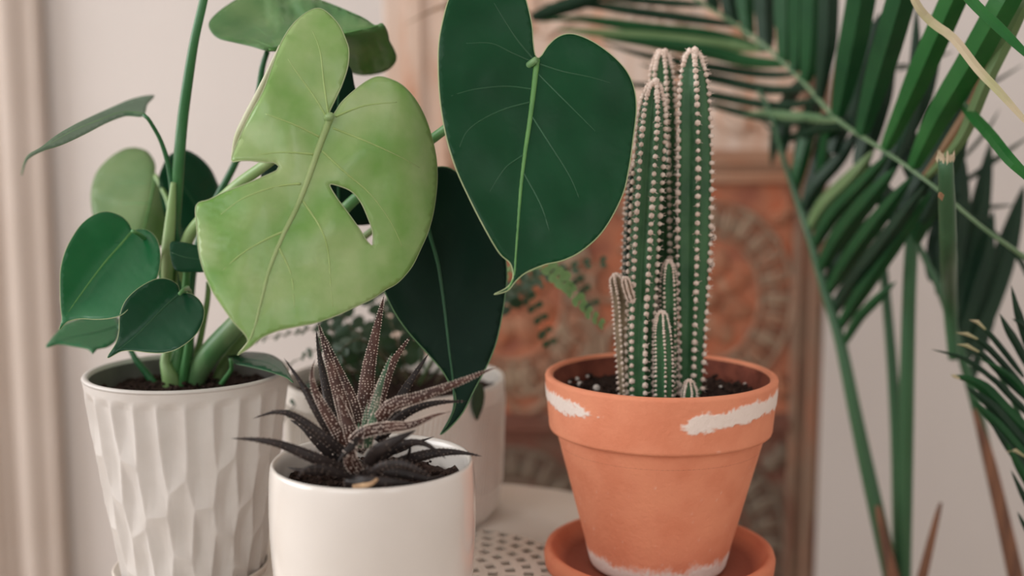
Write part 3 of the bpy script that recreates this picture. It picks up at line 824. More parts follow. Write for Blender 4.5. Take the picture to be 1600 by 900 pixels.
# ------------------------------------------------------------------ dark spiky succulent
haw = thing('zebra_succulent', (CX, CY, CZ-0.016), 'dark spiky rosette succulent with white dots in the cream pot', 'plant')
def hleaf(ctrl, wpx, mat='haw', tub='tub', dens=1.0, flat=0.38, seed=0, tip=True, tsz=1.7):
    """ctrl: (px, py, D); tapering fleshy leaf with keeled back and rows of raised dots"""
    rnd = random.Random(seed + int(ctrl[-1][0]*7))
    c = cr(ctrl, 5); m = len(c)
    path = [P(*p) for p in c]; n = 10
    vs = []; fs = []; frames = []
    for i, p in enumerate(path):
        t = i/(m-1)
        T = (path[min(i+1, m-1)]-path[max(0, i-1)]).normalized()
        toc = (Vector((0, -0.02, CAMZ)) - p).normalized()
        S = T.cross(toc).normalized(); Nn = S.cross(T)
        prof = (0.72 + 0.28*math.sin(min(1, t/0.35)*math.pi/2)) * (1 - t**1.7) if tip else 1-0.5*t
        hw = max(0.12, wpx*0.44*prof)*mpp(c[i][2])
        frames.append((p, S, Nn, hw, t))
        for k in range(n):
            a = 2*math.pi*k/n
            cs, sn = math.cos(a), math.sin(a)
            # slightly diamond section: sharp edges, keel
            vs.append(p + S*(hw*(abs(cs)**0.85)*(1 if cs > 0 else -1)) + Nn*(hw*flat*sn*(1.0 if sn > 0 else 1.25)))
    for i in range(m-1):
        for k in range(n):
            k2 = (k+1) % n; fs.append((i*n+k, i*n+k2, (i+1)*n+k2, (i+1)*n+k))
    fs.append(tuple(range(n))[::-1]); fs.append(tuple((m-1)*n+k for k in range(n)))
    o = mk('leaf', (vs, fs), M[mat], haw)
    if dens > 0:
        mb = MB()
        lacc = 0
        tot = sum((path[i+1]-path[i]).length for i in range(m-1))
        count = int(tot/0.0017*dens)
        for q in range(count):
            f = q/count*(m-2); i = int(f); fr = f-i
            p = frames[i][0].lerp(frames[i+1][0], fr); _, S, Nn, hw, t = frames[i]
            if t > 0.97: continue
            for side in ((-1, 1) if True else ()):
                s = mpp(0.66)*rnd.uniform(0.75, 1.2)*tsz*(1.05-0.45*t)
                mb.add(blob(OCT, p + S*side*hw*0.97 + Nn*hw*flat*0.1, s*1.05))
            k = max(0, int(hw/0.0011))
            for e in range(k):
                if rnd.random() < 0.75:
                    u = (e + 0.5 + rnd.uniform(-.25, .25))/max(1, k)*1.6 - 0.8
                    s = mpp(0.66)*rnd.uniform(0.6, 1.05)*tsz*(1.05-0.4*t)
                    mb.add(blob(OCT, p + S*u*hw + Nn*hw*flat*math.sqrt(max(0.05, 1-u*u))*0.97, s))
        mk('tubercles', mb.vf, M[tub], o, kind='stuff')
    return o
# back, upright
hleaf([(528,690,.672),(512,620,.69),(500,560,.70),(494,515,.705)], 22, 'haw_dk', 'tub_dk', .7)
hleaf([(566,690,.665),(570,640,.675),(577,570,.685),(600,462,.700)], 34, 'haw', 'tub', 1.1)
hleaf([(572,690,.66),(592,620,.672),(612,570,.68),(641,526,.69)], 32, 'haw', 'tub', .9)
hleaf([(572,690,.655),(584,640,.66),(598,590,.665),(613,551,.672)], 20, 'haw_gr', 'tub', 1.0)
hleaf([(600,680,.675),(627,620,.685),(650,582,.69),(670,552,.695)], 24, 'haw_dk', 'tub_dk', .5)
hleaf([(552,705,.655),(543,661,.66),(519,580,.67),(497,503,.68)], 30, 'haw', 'tub', 1.2)
hleaf([(562,700,.658),(554,640,.665),(530,580,.673),(505,522,.682)], 26, 'haw', 'tub', 1.1)
# left
hleaf([(545,715,.655),(500,650,.655),(470,598,.66),(444,560,.665)], 22, 'haw_dk', 'tub_dk', .6)
hleaf([(550,712,.648),(520,662,.645),(494,615,.648),(487,585,.652),(492,562,.655)], 24, 'haw', 'tub', 1.1)
hleaf([(556,705,.648),(546,670,.645),(536,640,.65),(527,612,.655)], 28, 'haw', 'tub', 1.2)
hleaf([(545,715,.645),(500,678,.64),(460,650,.64),(430,644,.64),(395,654,.642)], 22, 'haw_dk', 'tub_dk', .7)
hleaf([(540,722,.652),(505,695,.65),(475,668,.65),(453,656,.652)], 32, 'haw_dk', 'tub', .35)
hleaf([(540,735,.64),(490,715,.632),(440,695,.63),(400,687,.63),(361,685,.632)], 24, 'haw_dk', 'tub_dk', .5)
# right
hleaf([(560,705,.652),(590,660,.645),(612,634,.64),(660,619,.638),(718,597,.636),(779,572,.635)], 28, 'haw', 'tub', 1.0)
hleaf([(590,690,.655),(622,655,.655),(650,638,.655),(685,629,.655),(730,627,.656)], 20, 'haw_dk', 'tub_dk', .7)
hleaf([(550,690,.640),(570,675,.632),(604,668,.63),(642,664,.63),(680,649,.63),(705,643,.632)], 24, 'haw', 'tub', 1.3)
hleaf([(590,712,.66),(625,703,.665),(650,692,.668),(679,682,.67)], 12, 'haw_dk', 'tub_dk', .3)
hleaf([(575,738,.645),(605,708,.64),(635,693,.638),(665,694,.637),(697,717,.636)], 22, 'haw_dk', 'tub_dk', .3)
hleaf([(600,732,.655),(640,718,.652),(680,708,.65),(718,707,.65),(753,713,.65)], 24, 'haw_dk', 'tub_dk', .7)
# front, low and curling
hleaf([(555,740,.632),(575,742,.622),(600,728,.615),(628,724,.612),(655,734,.61),(679,748,.612)], 22, 'haw_dk', 'tub_dk', .5)
hleaf([(570,735,.632),(535,740,.622),(505,731,.615),(480,732,.612),(463,748,.613)], 22, 'haw_dk', 'tub_dk', .4)
hleaf([(575,725,.630),(590,705,.622),(615,690,.620),(650,672,.622)], 30, 'haw_dk', 'tub_dk', .2)
hleaf([(560,738,.628),(548,720,.620),(549,700,.618),(566,688,.622)], 30, 'haw', 'tub', .9)
hleaf([(566,690,.628),(556,690,.620),(545,702,.616),(527,723,.614)], 18, 'haw_dk', 'tub', .25)
hleaf([(540,750,.625),(570,752,.615),(610,752,.613),(650,756,.618)], 26, 'haw_dk', 'tub_dk', .2)
hleaf([(600,735,.64),(640,742,.635),(670,748,.635),(695,742,.64)], 22, 'haw_dk', 'tub_dk', .2)
hleaf([(520,735,.64),(495,738,.635),(470,735,.632),(448,730,.635)], 16, 'haw_dk', 'tub_dk', .4)
# green heart
hleaf([(568,700,.645),(569,672,.645),(571,650,.648),(574,630,.65)], 16, 'haw_gr', 'tub', 1.1)
hleaf([(574,700,.64),(578,674,.64),(587,645,.645),(594,615,.65)], 20, 'haw_gr', 'tub', 1.2)
hleaf([(562,700,.642),(562,680,.642),(560,660,.645)], 14, 'haw_gr', 'tub', 1.1)
hleaf([(552,762,.612),(566,759,.609),(580,756,.607),(590,748,.607)], 12, 'haw_dry', 'tub', 0, tip=False)
hleaf([(634,722,.645),(640,705,.643),(641,685,.643)], 8, 'haw_dk', 'tub', 0)

# ------------------------------------------------------------------ cactus
cac = thing('columnar_cactus', (RX, RY, RZ-0.017), 'cluster of ribbed green columnar cactus stems with white wool', 'cactus')
def cstem(ctrl, nr, phase, mat='cactus', sp=0.0056, wool=1.0, ar=4.6, deep=0.46, name='stem', dens_top=True, seed=0):
    """ctrl: (px, py, D, radius_px) from base to tip"""
    rnd = random.Random(seed)
    c = cr(ctrl, 6); n = nr*8
    path = [P(*p[:3]) for p in c]; rad = [p[3]*mpp(p[2]) for p in c]
    # domed tip
    T = (path[-1]-path[-2]).normalized(); p0 = path[-1]; r0 = rad[-1]
    for q in (0.3, 0.55, 0.78, 0.93, 1.0):
        path.append(p0 + T*r0*1.1*q); rad.append(r0*math.sqrt(max(0.004, 1-q*q)))
    m = len(path); vs = []; fs = []; fr = []
    for i, p in enumerate(path):
        T = (path[min(i+1, m-1)]-path[max(0, i-1)]).normalized()
        X = Vector((1, 0, 0)); X = (X - T*X.dot(T)).normalized(); Y = T.cross(X)   # Y points away from the viewer
        fr.append((p, X, Y, rad[i]))
        for k in range(n):
            a = phase + 2*math.pi*k/n
            rr = rad[i]*((1-deep) + deep*(1-abs(math.sin(nr*(a-phase)/2))**0.95))
            vs.append(p + X*rr*math.sin(a) - Y*rr*math.cos(a))
    for i in range(m-1):
        for k in range(n):
            k2 = (k+1) % n; fs.append((i*n+k, i*n+k2, (i+1)*n+k2, (i+1)*n+k))
    fs.append(tuple(range(n))[::-1]); fs.append(tuple((m-1)*n+k for k in range(n)))
    o = mk(name, (vs, fs), M[mat], cac)
    mb = MB(); acc = 0; cum = [0]
    for i in range(1, m): cum.append(cum[-1] + (path[i]-path[i-1]).length + abs(rad[i]-rad[i-1]))
    tot = cum[-1]
    for r in range(nr):
        a = phase + 2*math.pi*r/nr
        s = rnd.uniform(0, sp)
        while s < tot*0.995:
            i = 1
            while i < m-1 and cum[i] < s: i += 1
            f = (s-cum[i-1])/max(1e-9, cum[i]-cum[i-1])
            p = fr[i-1][0].lerp(fr[i][0], f); rr = fr[i-1][3]*(1-f) + fr[i][3]*f
            _, X, Y, _ = fr[i]
            q = p + (X*math.sin(a) - Y*math.cos(a))*rr*1.02
            sz = ar*mpp(TD)*rnd.uniform(.85, 1.15)*wool
            mb.add(blob(ICO, q, (sz*rnd.uniform(.8,1.1), sz, sz*rnd.uniform(.8,1.15))))
            out = (X*math.sin(a) - Y*math.cos(a))
            for _ in range(3):      # short spines
                d = (out + X*rnd.uniform(-.9,.9) + Y*rnd.uniform(-.9,.9) + Vector((0,0,rnd.uniform(-.8,.8)))).normalized()
                mb.add(tube([q, q + d*sz*1.8], [sz*0.16, sz*0.04], 4, False))
            top = (tot-s)
            s += sp*(0.55 if top < 0.02 else 0.8 if top < 0.05 else 1.0)*rnd.uniform(.94, 1.06)
    if dens_top:
        p = path[-1]
        for _ in range(16):
            mb.add(blob(ICO, p + Vector((rnd.uniform(-1, 1), rnd.uniform(-1, 1), rnd.uniform(-.6, .5)))*r0*0.42, ar*mpp(TD)*rnd.uniform(.8, 1.3)))
    mk('areoles', mb.vf, M['wool'], o, kind='stuff')
    return o
cstem([(1078,622,.800,18),(1080,520,.800,21),(1082,400,.800,26),(1084,250,.800,26.5),(1083,160,.800,24),(1082,118,.800,20),(1082,96,.800,14)], 5, 0.09, 'cactus', .0062, seed=1)
cstem([(1000,622,.785,20),(1000,520,.785,21),(1005,400,.785,22),(1012,280,.785,22),(1018,190,.785,21),(1020,155,.785,16),(1021,143,.785,12)], 6, 0.30, 'cactus', .0056, seed=2)
cstem([(1042,622,.825,19),(1040,500,.825,20),(1038,350,.825,21),(1036,200,.825,20),(1034,120,.825,17),(1034,96,.825,12)], 6, 0.25, 'cactus', .0054, seed=3)
cstem([(986,622,.812,15),(986,480,.812,16),(990,360,.812,16),(994,280,.812,14),(996,258,.812,9)], 6, 0.1, 'cactus_dk', .0050, ar=2.8, seed=4)
cstem([(979,622,.790,11),(974,540,.790,12),(970,470,.790,12),(964,440,.790,10)], 5, -0.35, 'cactus_wood', .0040, ar=2.8, seed=5)
cstem([(1046,622,.790,12),(1046,520,.790,13),(1045,450,.790,13),(1045,420,.790,10)], 5, 0.55, 'cactus', .0042, ar=2.5, seed=6)
cstem([(1036,626,.775,15),(1036,560,.775,15),(1034,515,.775,13),(1034,497,.775,9)], 6, 0.1, 'cactus', .0034, ar=2.3, seed=7)
cstem([(1076,634,.772,12),(1077,612,.772,11.5),(1077,603,.772,8)], 6, 0.2, 'cactus', .0034, ar=2.4, seed=8)
for px, py in ((1110, 358), (1112, 372), (1109, 414)):
    cstem([(px-6,py+1,.80,3),(px,py,.80,4.5),(px+2,py-1,.80,4)], 5, 0, 'cactus_dk', .003, ar=1.6, name='offset', dens_top=False)
cstem([(988,470,.78,5),(982,455,.775,6),(978,440,.772,6)], 5, 0, 'cactus_wood', .003, ar=2.4, name='offset')

# ------------------------------------------------------------------ fern in the pale pot
fern = thing('button_fern', (BX, BY, BZ-0.014), 'small-leaved fern in the wide pale pot behind the big leaves', 'fern')
def leaflet_mesh(): 
    n = 8; vs = [(0,0,0)]; fs = []
    for k in range(n):
        a = 2*math.pi*k/n; vs.append((0.5+0.5*math.cos(a), 0.36*math.sin(a), 0.06*math.cos(2*a)))
    vs.append((0.5, 0, 0.10))
    for k in range(n): fs.append((n+1, 1+k, 1+(k+1) % n))
    return vs, fs
LM = leaflet_mesh()
def frond(ctrl, size, nl, mat='fern', st='fern_st', s0=0.25, seed=0, r0=2.0):
    rnd = random.Random(seed)
    c = cr(ctrl, 6); path = [P(*p) for p in c]; m = len(path)
    f = mk('frond', tube(path, [(r0*(1-0.75*i/(m-1)))*mpp(c[i][2]) for i in range(m)], 6), M[st], fern)
    for q in range(nl):
        t = s0 + (1-s0)*(q//2 + 0.5)/(nl/2)
        i = min(m-2, int(t*(m-1)))
        T = (path[i+1]-path[i]).normalized(); p = path[i]
        side = 1 if q % 2 else -1
        up = Vector((rnd.uniform(-.3,.3), -0.5, 0.8)).normalized()
        S = T.cross(up).normalized()*side
        A = (S + T*0.35 + Vector((rnd.uniform(-.2,.2), rnd.uniform(-.2,.2), rnd.uniform(-.25,.25)))).normalized()
        Nn = A.cross(T).normalized(); Bv = Nn.cross(A)
        s = size*mpp(c[i][2])*rnd.uniform(.8, 1.15)*(1-0.45*max(0, t-0.5)*2)
        vs = [p + (A*v[0] + Bv*v[1] + Nn*v[2])*s for v in LM[0]]
        mk('leaflet', (vs, LM[1]), M[mat], f)
frond([(655,600,.96),(700,520,.92),(770,440,.88),(838,412,.86),(880,440,.855),(905,470,.855),(945,510,.86)], 27, 30, 'fern_l', 'fern_l', .52, 1)
frond([(655,600,.97),(720,510,.96),(800,450,.96),(870,425,.96),(948,408,.96)], 24, 20, 'fern', 'fern_st', .45, 2)
frond([(640,600,.95),(580,530,.94),(520,510,.94),(450,522,.95),(395,532,.96)], 15, 26, 'fern', 'fern_st', .3, 3)
frond([(620,600,.95),(560,545,.93),(510,540,.92),(470,560,.92),(440,575,.93)], 15, 20, 'fern', 'fern_st', .3, 4)
frond([(600,600,.94),(545,580,.89),(490,605,.89),(455,640,.885),(425,690,.89)], 15, 14, 'fern', 'fern_st', .4, 5)
frond([(640,600,.96),(620,530,.96),(600,480,.97),(570,450,.98)], 38, 18, 'fern', 'fern_st', .2, 6, 2.5)
frond([(650,600,.97),(560,520,.99),(520,480,1.0),(480,470,1.01)], 36, 18, 'fern', 'fern_st', .2, 7)
frond([(630,600,.93),(600,560,.90),(560,530,.89),(520,560,.885)], 32, 16, 'fern', 'fern_st', .2, 8)
frond([(650,600,.94),(660,540,.92),(640,490,.92),(615,470,.93)], 26, 16, 'fern', 'fern_st', .2, 9)
frond([(660,600,.95),(700,560,.92),(690,520,.92),(660,520,.92)], 32, 14, 'fern', 'fern_st', .2, 10)
frond([(680,600,.97),(740,520,.98),(790,455,.99),(830,470,1.0),(862,540,1.0)], 26, 20, 'fern', 'fern_st', .4, 11)
frond([(680,600,.98),(760,500,1.0),(830,430,1.02),(890,430,1.03),(930,480,1.03)], 28, 20, 'fern', 'fern_st', .4, 12)
frond([(660,600,.95),(720,540,.94),(775,470,.94),(820,455,.94),(850,440,.94)], 16, 16, 'fern', 'fern_st', .4, 13)
frond([(600,600,.96),(560,560,.95),(540,540,.95),(505,555,.95)], 36, 16, 'fern', 'fern_st', .15, 14)
frond([(560,600,.95),(540,570,.93),(520,520,.93),(515,490,.94)], 34, 14, 'fern', 'fern_st', .15, 15)
bl_c, _ = leaf(fern, [(744,600),(738,615),(736,632),(741,650),(745,657),(750,648),(756,630),(757,612),(752,600)], [(748,598),(747,620),(745,655)], dict(D0=0.875, gx=0.02, gy=0.0), M['fern'], (), (), M['vein_dim'], None, (1.2, .5), None, 5)
mk('stalk', pxtube([(700,600,.93,2),(730,585,.90,2),(744,590,.88,2),(748,600,.875,1.6)], 6, 6), M['fern_st'], fern)

# ------------------------------------------------------------------ palm
palm_base = P(1400, 900, 1.06)
palm = thing('potted_palm', (palm_base.x, 1.08, FLOOR), 'tall feathery palm with long green leaflets at the right side', 'palm')
PBX, PBY = palm_base.x, 1.08
mk('planter', lathe([(0.002,FLOOR),(0.11,FLOOR),(0.14,FLOOR+0.20),(0.155,FLOOR+0.21),(0.155,FLOOR+0.245),(0.14,FLOOR+0.245),(0.13,FLOOR+0.20)], PBX, PBY, 64), M['planter'], palm)
mk('soil', lathe([(0.002,FLOOR+0.21),(0.136,FLOOR+0.21),(0.136,FLOOR+0.2),(0.002,FLOOR+0.2)], PBX, PBY, 48), M['soil'], palm, kind='stuff')
def lean(c):
    q = max(0.0, min(1.0, (c[0]-1130)/370.0)); q = q*q*(3-2*q)
    return (c[0], c[1], c[2] - 0.20*q, *c[3:])
def pstem(name, ctrl, mat='palm_st', down=True, parent=None):
    c = [lean(p) for p in cr(ctrl, 12)]
    path = [P(a, b, d) for a, b, d, r in c]; rad = [r*mpp(d) for a, b, d, r in c]
    if down:
        e = path[-1]; tgt = Vector((PBX + (e.x-PBX)*0.35, PBY + (e.y-PBY)*0.35, FLOOR+0.2))
        for i in range(1, 7):
            path.append(e.lerp(tgt, i/6)); rad.append(rad[-1]*1.02)
    return mk(name, tube(path, rad, 12), M[mat], parent or palm)
def plf(parent, ctrl, wpx, mat='palm', vfold=-0.75, taper=(0.45, 0.05), roll=0.0, name='leaflet'):
    """a palm leaflet: long ribbon creased along its middle; ctrl (px,py,D) from rachis to tip"""
    c = [lean(p) for p in cr(ctrl, 14)]; m = len(c); path = [P(*p) for p in c]
    if m < 2: return
    vs = []; fs = []
    for i, p in enumerate(path):
        t = i/(m-1)
        T = (path[min(i+1, m-1)]-path[max(0, i-1)]).normalized()
        toc = (Vector((0, 0, CAMZ))-p).normalized()
        S = T.cross(toc).normalized(); Nn = S.cross(T)
        if roll: S, Nn = S*math.cos(roll)+Nn*math.sin(roll), Nn*math.cos(roll)-S*math.sin(roll)
        g = taper[0] + (1-taper[0])*math.sin(min(1, t/0.3)*math.pi/2)
        if t > 0.55: g *= 1 - (1-taper[1])*((t-0.55)/0.45)**1.5
        hw = 0.5*wpx*g*mpp(c[i][2])
        vs += [p - S*hw + Nn*hw*vfold, p, p + S*hw + Nn*hw*vfold]
    for i in range(m-1):
        for k in range(2):
            a = i*3+k; fs.append((a, a+1, a+4, a+3))
    o = mk(name, (vs, fs), M[mat], parent, smooth=False)
    s = o.modifiers.new('thick', 'SOLIDIFY'); s.thickness = 0.0005
    return o
# frond 1: rachis sloping from upper middle to the right edge
r1 = pstem('frond', [(1060,-22,1.18,2),(1102,8,1.17,2.5),(1149,38,1.16,2.8),(1198,74,1.15,3),(1255,128,1.14,3.4),(1308,186,1.13,3.6),(1370,228,1.12,3.2),(1420,262,1.115,2.8),(1470,300,1.11,2.8),(1535,355,1.10,3.2),(1600,401,1.10,4),(1680,460,1.12,7)], 'palm_st_l', False)
for ctrl, wd, mt in (
    ([(1102,8,1.17),(1040,4,1.19),(953,-3,1.20),(880,-8,1.2)], 13, 'palm_dk'),
    ([(1149,39,1.16),(1060,27,1.18),(980,16,1.19),(927,8,1.2),(850,6,1.2)], 15, 'palm_dk'),
    ([(1196,77,1.15),(1113,55,1.17),(1007,43,1.18),(900,29,1.19),(840,34,1.19)], 17, 'palm'),
    ([(1198,76,1.15),(1140,72,1.16),(1060,64,1.17),(960,54,1.18),(870,46,1.18)], 20, 'palm_lt'),
    ([(1226,100,1.145),(1170,96,1.15),(1100,80,1.16),(1007,66,1.17),(940,60,1.17)], 20, 'palm'),
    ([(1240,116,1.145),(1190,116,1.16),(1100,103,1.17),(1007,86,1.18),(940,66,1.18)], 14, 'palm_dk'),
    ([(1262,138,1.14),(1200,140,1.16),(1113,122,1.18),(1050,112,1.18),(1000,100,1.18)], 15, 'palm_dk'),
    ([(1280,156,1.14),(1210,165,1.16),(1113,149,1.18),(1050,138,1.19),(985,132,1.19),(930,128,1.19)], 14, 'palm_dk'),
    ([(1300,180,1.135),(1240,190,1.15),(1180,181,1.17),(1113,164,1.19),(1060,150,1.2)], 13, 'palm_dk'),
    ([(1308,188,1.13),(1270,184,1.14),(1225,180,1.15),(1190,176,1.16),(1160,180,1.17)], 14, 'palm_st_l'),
    ([(1255,128,1.14),(1235,150,1.17),(1215,200,1.2),(1205,260,1.22)], 22, 'palm_dk'),
    ([(1275,150,1.14),(1262,190,1.17),(1250,250,1.2),(1245,310,1.22)], 24, 'palm_dk'),
    ([(1300,180,1.13),(1292,220,1.17),(1280,290,1.2),(1262,350,1.22)], 22, 'palm'),
    ([(1320,196,1.13),(1280,200,1.15),(1230,215,1.18),(1190,190,1.2)], 16, 'palm_dk'),
    ([(835,22,1.2),(760,2,1.2),(700,8,1.2),(660,24,1.2),(630,40,1.2)], 6, 'palm_brown'),
    ([(830,28,1.19),(870,14,1.19),(920,-2,1.19),(980,-30,1.19)], 24, 'palm_dk')):
    plf(r1, ctrl, wd, mt)
for ctrl, wd, mt in (
    ([(1120,18,1.17),(1110,-10,1.17),(1105,-60,1.17)], 22, 'palm_dk'),
    ([(1149,38,1.16),(1138,-5,1.16),(1130,-200,1.15)], 30, 'palm_dk'),
    ([(1172,54,1.155),(1166,20,1.155),(1160,-200,1.14)], 32, 'palm'),
    ([(1198,74,1.15),(1196,30,1.15),(1194,-200,1.13)], 34, 'palm_dk'),
    ([(1226,98,1.145),(1228,50,1.14),(1226,-220,1.12)], 36, 'palm'),
    ([(1240,112,1.14),(1248,60,1.135),(1252,-220,1.1)], 34, 'palm'),
    ([(1258,130,1.14),(1268,60,1.13),(1276,-220,1.1)], 36, 'palm'),
    ([(1280,156,1.135),(1288,100,1.12),(1294,30,1.11),(1298,-220,1.08)], 30, 'palm_dk'),
    ([(1308,186,1.13),(1322,120,1.11),(1340,30,1.09),(1362,-100,1.07),(1380,-220,1.05)], 44, 'palm'),
    ([(1345,214,1.12),(1366,140,1.10),(1396,40,1.07),(1430,-80,1.05),(1468,-220,1.03)], 44, 'palm'),
    ([(1382,236,1.115),(1414,168,1.09),(1458,70,1.06),(1500,-25,1.03),(1545,-130,1.0),(1590,-240,.98)], 40, 'palm_br'),
    ([(1425,265,1.11),(1462,190,1.08),(1510,110,1.04),(1560,20,1.0),(1610,-70,.98),(1670,-190,.96)], 44, 'palm_br'),
    ([(1330,205,1.14),(1340,150,1.16),(1352,100,1.18),(1375,20,1.2)], 30, 'palm_dk'),
    ([(1400,250,1.13),(1425,180,1.16),(1430,100,1.18),(1432,10,1.2)], 20, 'palm_dk'),
    ([(1445,280,1.12),(1500,220,1.08),(1540,130,1.04),(1575,60,1.02),(1605,0,1.0),(1660,-100,.99)], 20, 'palm_lt'),
    ([(1440,280,1.12),(1470,240,1.12),(1520,160,1.1),(1545,100,1.08),(1590,20,1.06),(1640,-80,1.04)], 16, 'palm_brown'),
    ([(1372,300,1.17),(1400,230,1.18),(1440,150,1.19),(1470,60,1.2)], 34, 'palm_dk'),
    ([(1340,260,1.17),(1362,200,1.18),(1385,120,1.19),(1400,60,1.2)], 34, 'palm_dk'),
    ([(1410,330,1.16),(1450,260,1.17),(1500,180,1.18),(1530,120,1.19)], 30, 'palm_dk'),
    ([(1300,240,1.17),(1316,190,1.18),(1330,130,1.19),(1340,60,1.2)], 30, 'palm_dk'),
    ([(1440,350,1.15),(1470,290,1.14),(1500,230,1.13),(1515,190,1.12)], 26, 'palm_dk')):
    plf(r1, ctrl, wd, mt)
# near leaflets crossing on the right
r2 = pstem('frond', [(1400,-60,.96,2.5),(1470,-90,.95,3),(1560,-90,.95,3.5),(1680,-60,.95,4)], 'palm_st_l', False)
plf(r2, [(1470,-60,.94),(1515,-2,.93),(1560,42,.92),(1605,86,.91),(1640,120,.9)], 15, 'palm_br', 0.3)
plf(r2, [(1410,-60,.96),(1430,2,.97),(1455,34,.98),(1490,60,.98),(1528,108,.97),(1560,142,.96),(1605,192,.95),(1650,240,.94)], 13, 'palm_dry', -0.4)
plf(r1, [(1488,146,1.10),(1515,176,1.06),(1548,212,1.0),(1575,246,.97),(1605,276,.96),(1650,320,.95)], 18, 'palm_br', -0.5, taper=(0.25, 0.05))
# frond 3: long stem rising from the planter to the left
r3 = pstem('frond', [(1185,140,1.16,3),(1205,178,1.16,3.5),(1222,240,1.165,4),(1245,310,1.17,5),(1265,370,1.17,6),(1288,450,1.175,7.5),(1312,530,1.18,9),(1335,640,1.185,10.5),(1352,720,1.19,11.5),(1372,810,1.195,12.5),(1392,900,1.2,13)], 'palm_st')
for ctrl, wd, mt in (
    ([(1222,240,1.165),(1226,200,1.17),(1232,140,1.18)], 20, 'palm_dk'),
    ([(1240,300,1.17),(1252,250,1.17),(1268,190,1.18),(1290,120,1.19)], 24, 'palm'),
    ([(1252,330,1.17),(1275,290,1.17),(1310,250,1.18),(1350,190,1.19)], 22, 'palm_dk'),
    ([(1262,362,1.17),(1290,320,1.16),(1330,280,1.15),(1365,235,1.15)], 28, 'palm_lt'),
    ([(1270,390,1.17),(1298,340,1.155),(1345,290,1.14),(1390,240,1.13)], 26, 'palm'),
    ([(1280,425,1.17),(1310,372,1.15),(1355,315,1.13),(1400,262,1.12)], 30, 'palm'),
    ([(1292,460,1.175),(1330,400,1.15),(1376,338,1.13),(1425,276,1.11)], 28, 'palm'),
    ([(1302,490,1.18),(1340,432,1.15),(1390,366,1.13),(1445,290,1.11)], 26, 'palm_dk'),
    ([(1310,515,1.18),(1350,450,1.16),(1405,370,1.14),(1455,300,1.12)], 26, 'palm'),
    ([(1318,540,1.18),(1340,500,1.17),(1372,466,1.165),(1400,440,1.17)], 16, 'palm'),
    ([(1262,362,1.175),(1262,320,1.2),(1275,260,1.21),(1280,200,1.22)], 20, 'palm_dk'),
    ([(1290,455,1.18),(1320,380,1.2),(1360,320,1.21),(1400,300,1.22)], 20, 'palm_dk'),
    ([(1300,480,1.19),(1360,400,1.21),(1420,350,1.22),(1470,330,1.22)], 20, 'palm_dk')):
    plf(r3, ctrl, wd, mt)
# upright stems
v1 = pstem('cane', [(1445,270,1.2,8),(1432,320,1.2,9),(1424,390,1.2,10),(1420,480,1.205,10.5),(1417,600,1.21,11.5),(1414,740,1.22,12.5),(1410,900,1.22,13.5)], 'palm_st')
v2 = pstem('cane', [(1368,330,1.26,5),(1378,400,1.26,6.5),(1388,500,1.26,7.5),(1396,600,1.26,8.5),(1402,720,1.26,9.5),(1405,900,1.26,10)], 'palm_st')
for ctrl, wd, mt in (
    ([(1432,320,1.2),(1460,270,1.19),(1490,210,1.18),(1500,150,1.17)], 36, 'palm_dk'),
    ([(1430,350,1.2),(1460,330,1.19),(1500,300,1.18)], 22, 'palm_dk'),
    ([(1440,290,1.2),(1420,230,1.2),(1400,170,1.2)], 38, 'palm_dk'),
    ([(1426,380,1.2),(1400,330,1.21),(1370,290,1.22),(1340,240,1.22)], 34, 'palm_dk'),
    ([(1424,390,1.2),(1445,340,1.18),(1470,290,1.16),(1480,260,1.15)], 26, 'palm')):
    plf(v1, ctrl, wd, mt)
stump = pstem('cut_cane', [(1477,250,1.0,11),(1478,270,1.0,12),(1480,330,1.02,13),(1482,400,1.06,13),(1484,470,1.18,11),(1490,560,1.2,8)], 'palm_st', False)
rn = random.Random(2)
for i in range(14):
    a = i/14*2*math.pi; px = 1477 + 10*math.cos(a); D = 1.0 + 0.006*math.sin(a)
    plf(stump, [(px,258,D),(px+rn.uniform(-2,2),248,D),(px+rn.uniform(-5,5),238+rn.uniform(-4,5),D)], 6, 'palm_dry', name='frayed_fibre')
plf(stump, [(1468,300,.985),(1470,305,.983),(1472,314,.983)], 10, 'palm_brown', name='scar')
# right-hand stems, dark fronds further back
r5 = pstem('frond', [(1425,362,1.24,4),(1448,410,1.24,5),(1472,462,1.24,6),(1498,540,1.24,7),(1524,630,1.24,8),(1545,720,1.24,9),(1566,810,1.24,10),(1588,905,1.24,11)], 'palm_st')
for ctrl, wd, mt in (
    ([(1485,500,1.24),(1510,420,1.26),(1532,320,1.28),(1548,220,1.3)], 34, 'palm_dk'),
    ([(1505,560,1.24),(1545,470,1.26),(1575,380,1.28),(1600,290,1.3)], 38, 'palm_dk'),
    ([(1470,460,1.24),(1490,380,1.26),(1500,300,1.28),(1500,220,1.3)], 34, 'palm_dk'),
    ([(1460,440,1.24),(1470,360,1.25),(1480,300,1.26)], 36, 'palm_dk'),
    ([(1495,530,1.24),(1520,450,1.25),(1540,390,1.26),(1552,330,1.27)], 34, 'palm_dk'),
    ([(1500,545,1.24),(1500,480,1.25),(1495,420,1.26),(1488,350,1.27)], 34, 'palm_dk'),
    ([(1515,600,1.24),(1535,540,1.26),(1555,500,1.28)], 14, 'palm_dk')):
    plf(r5, ctrl, wd, mt)
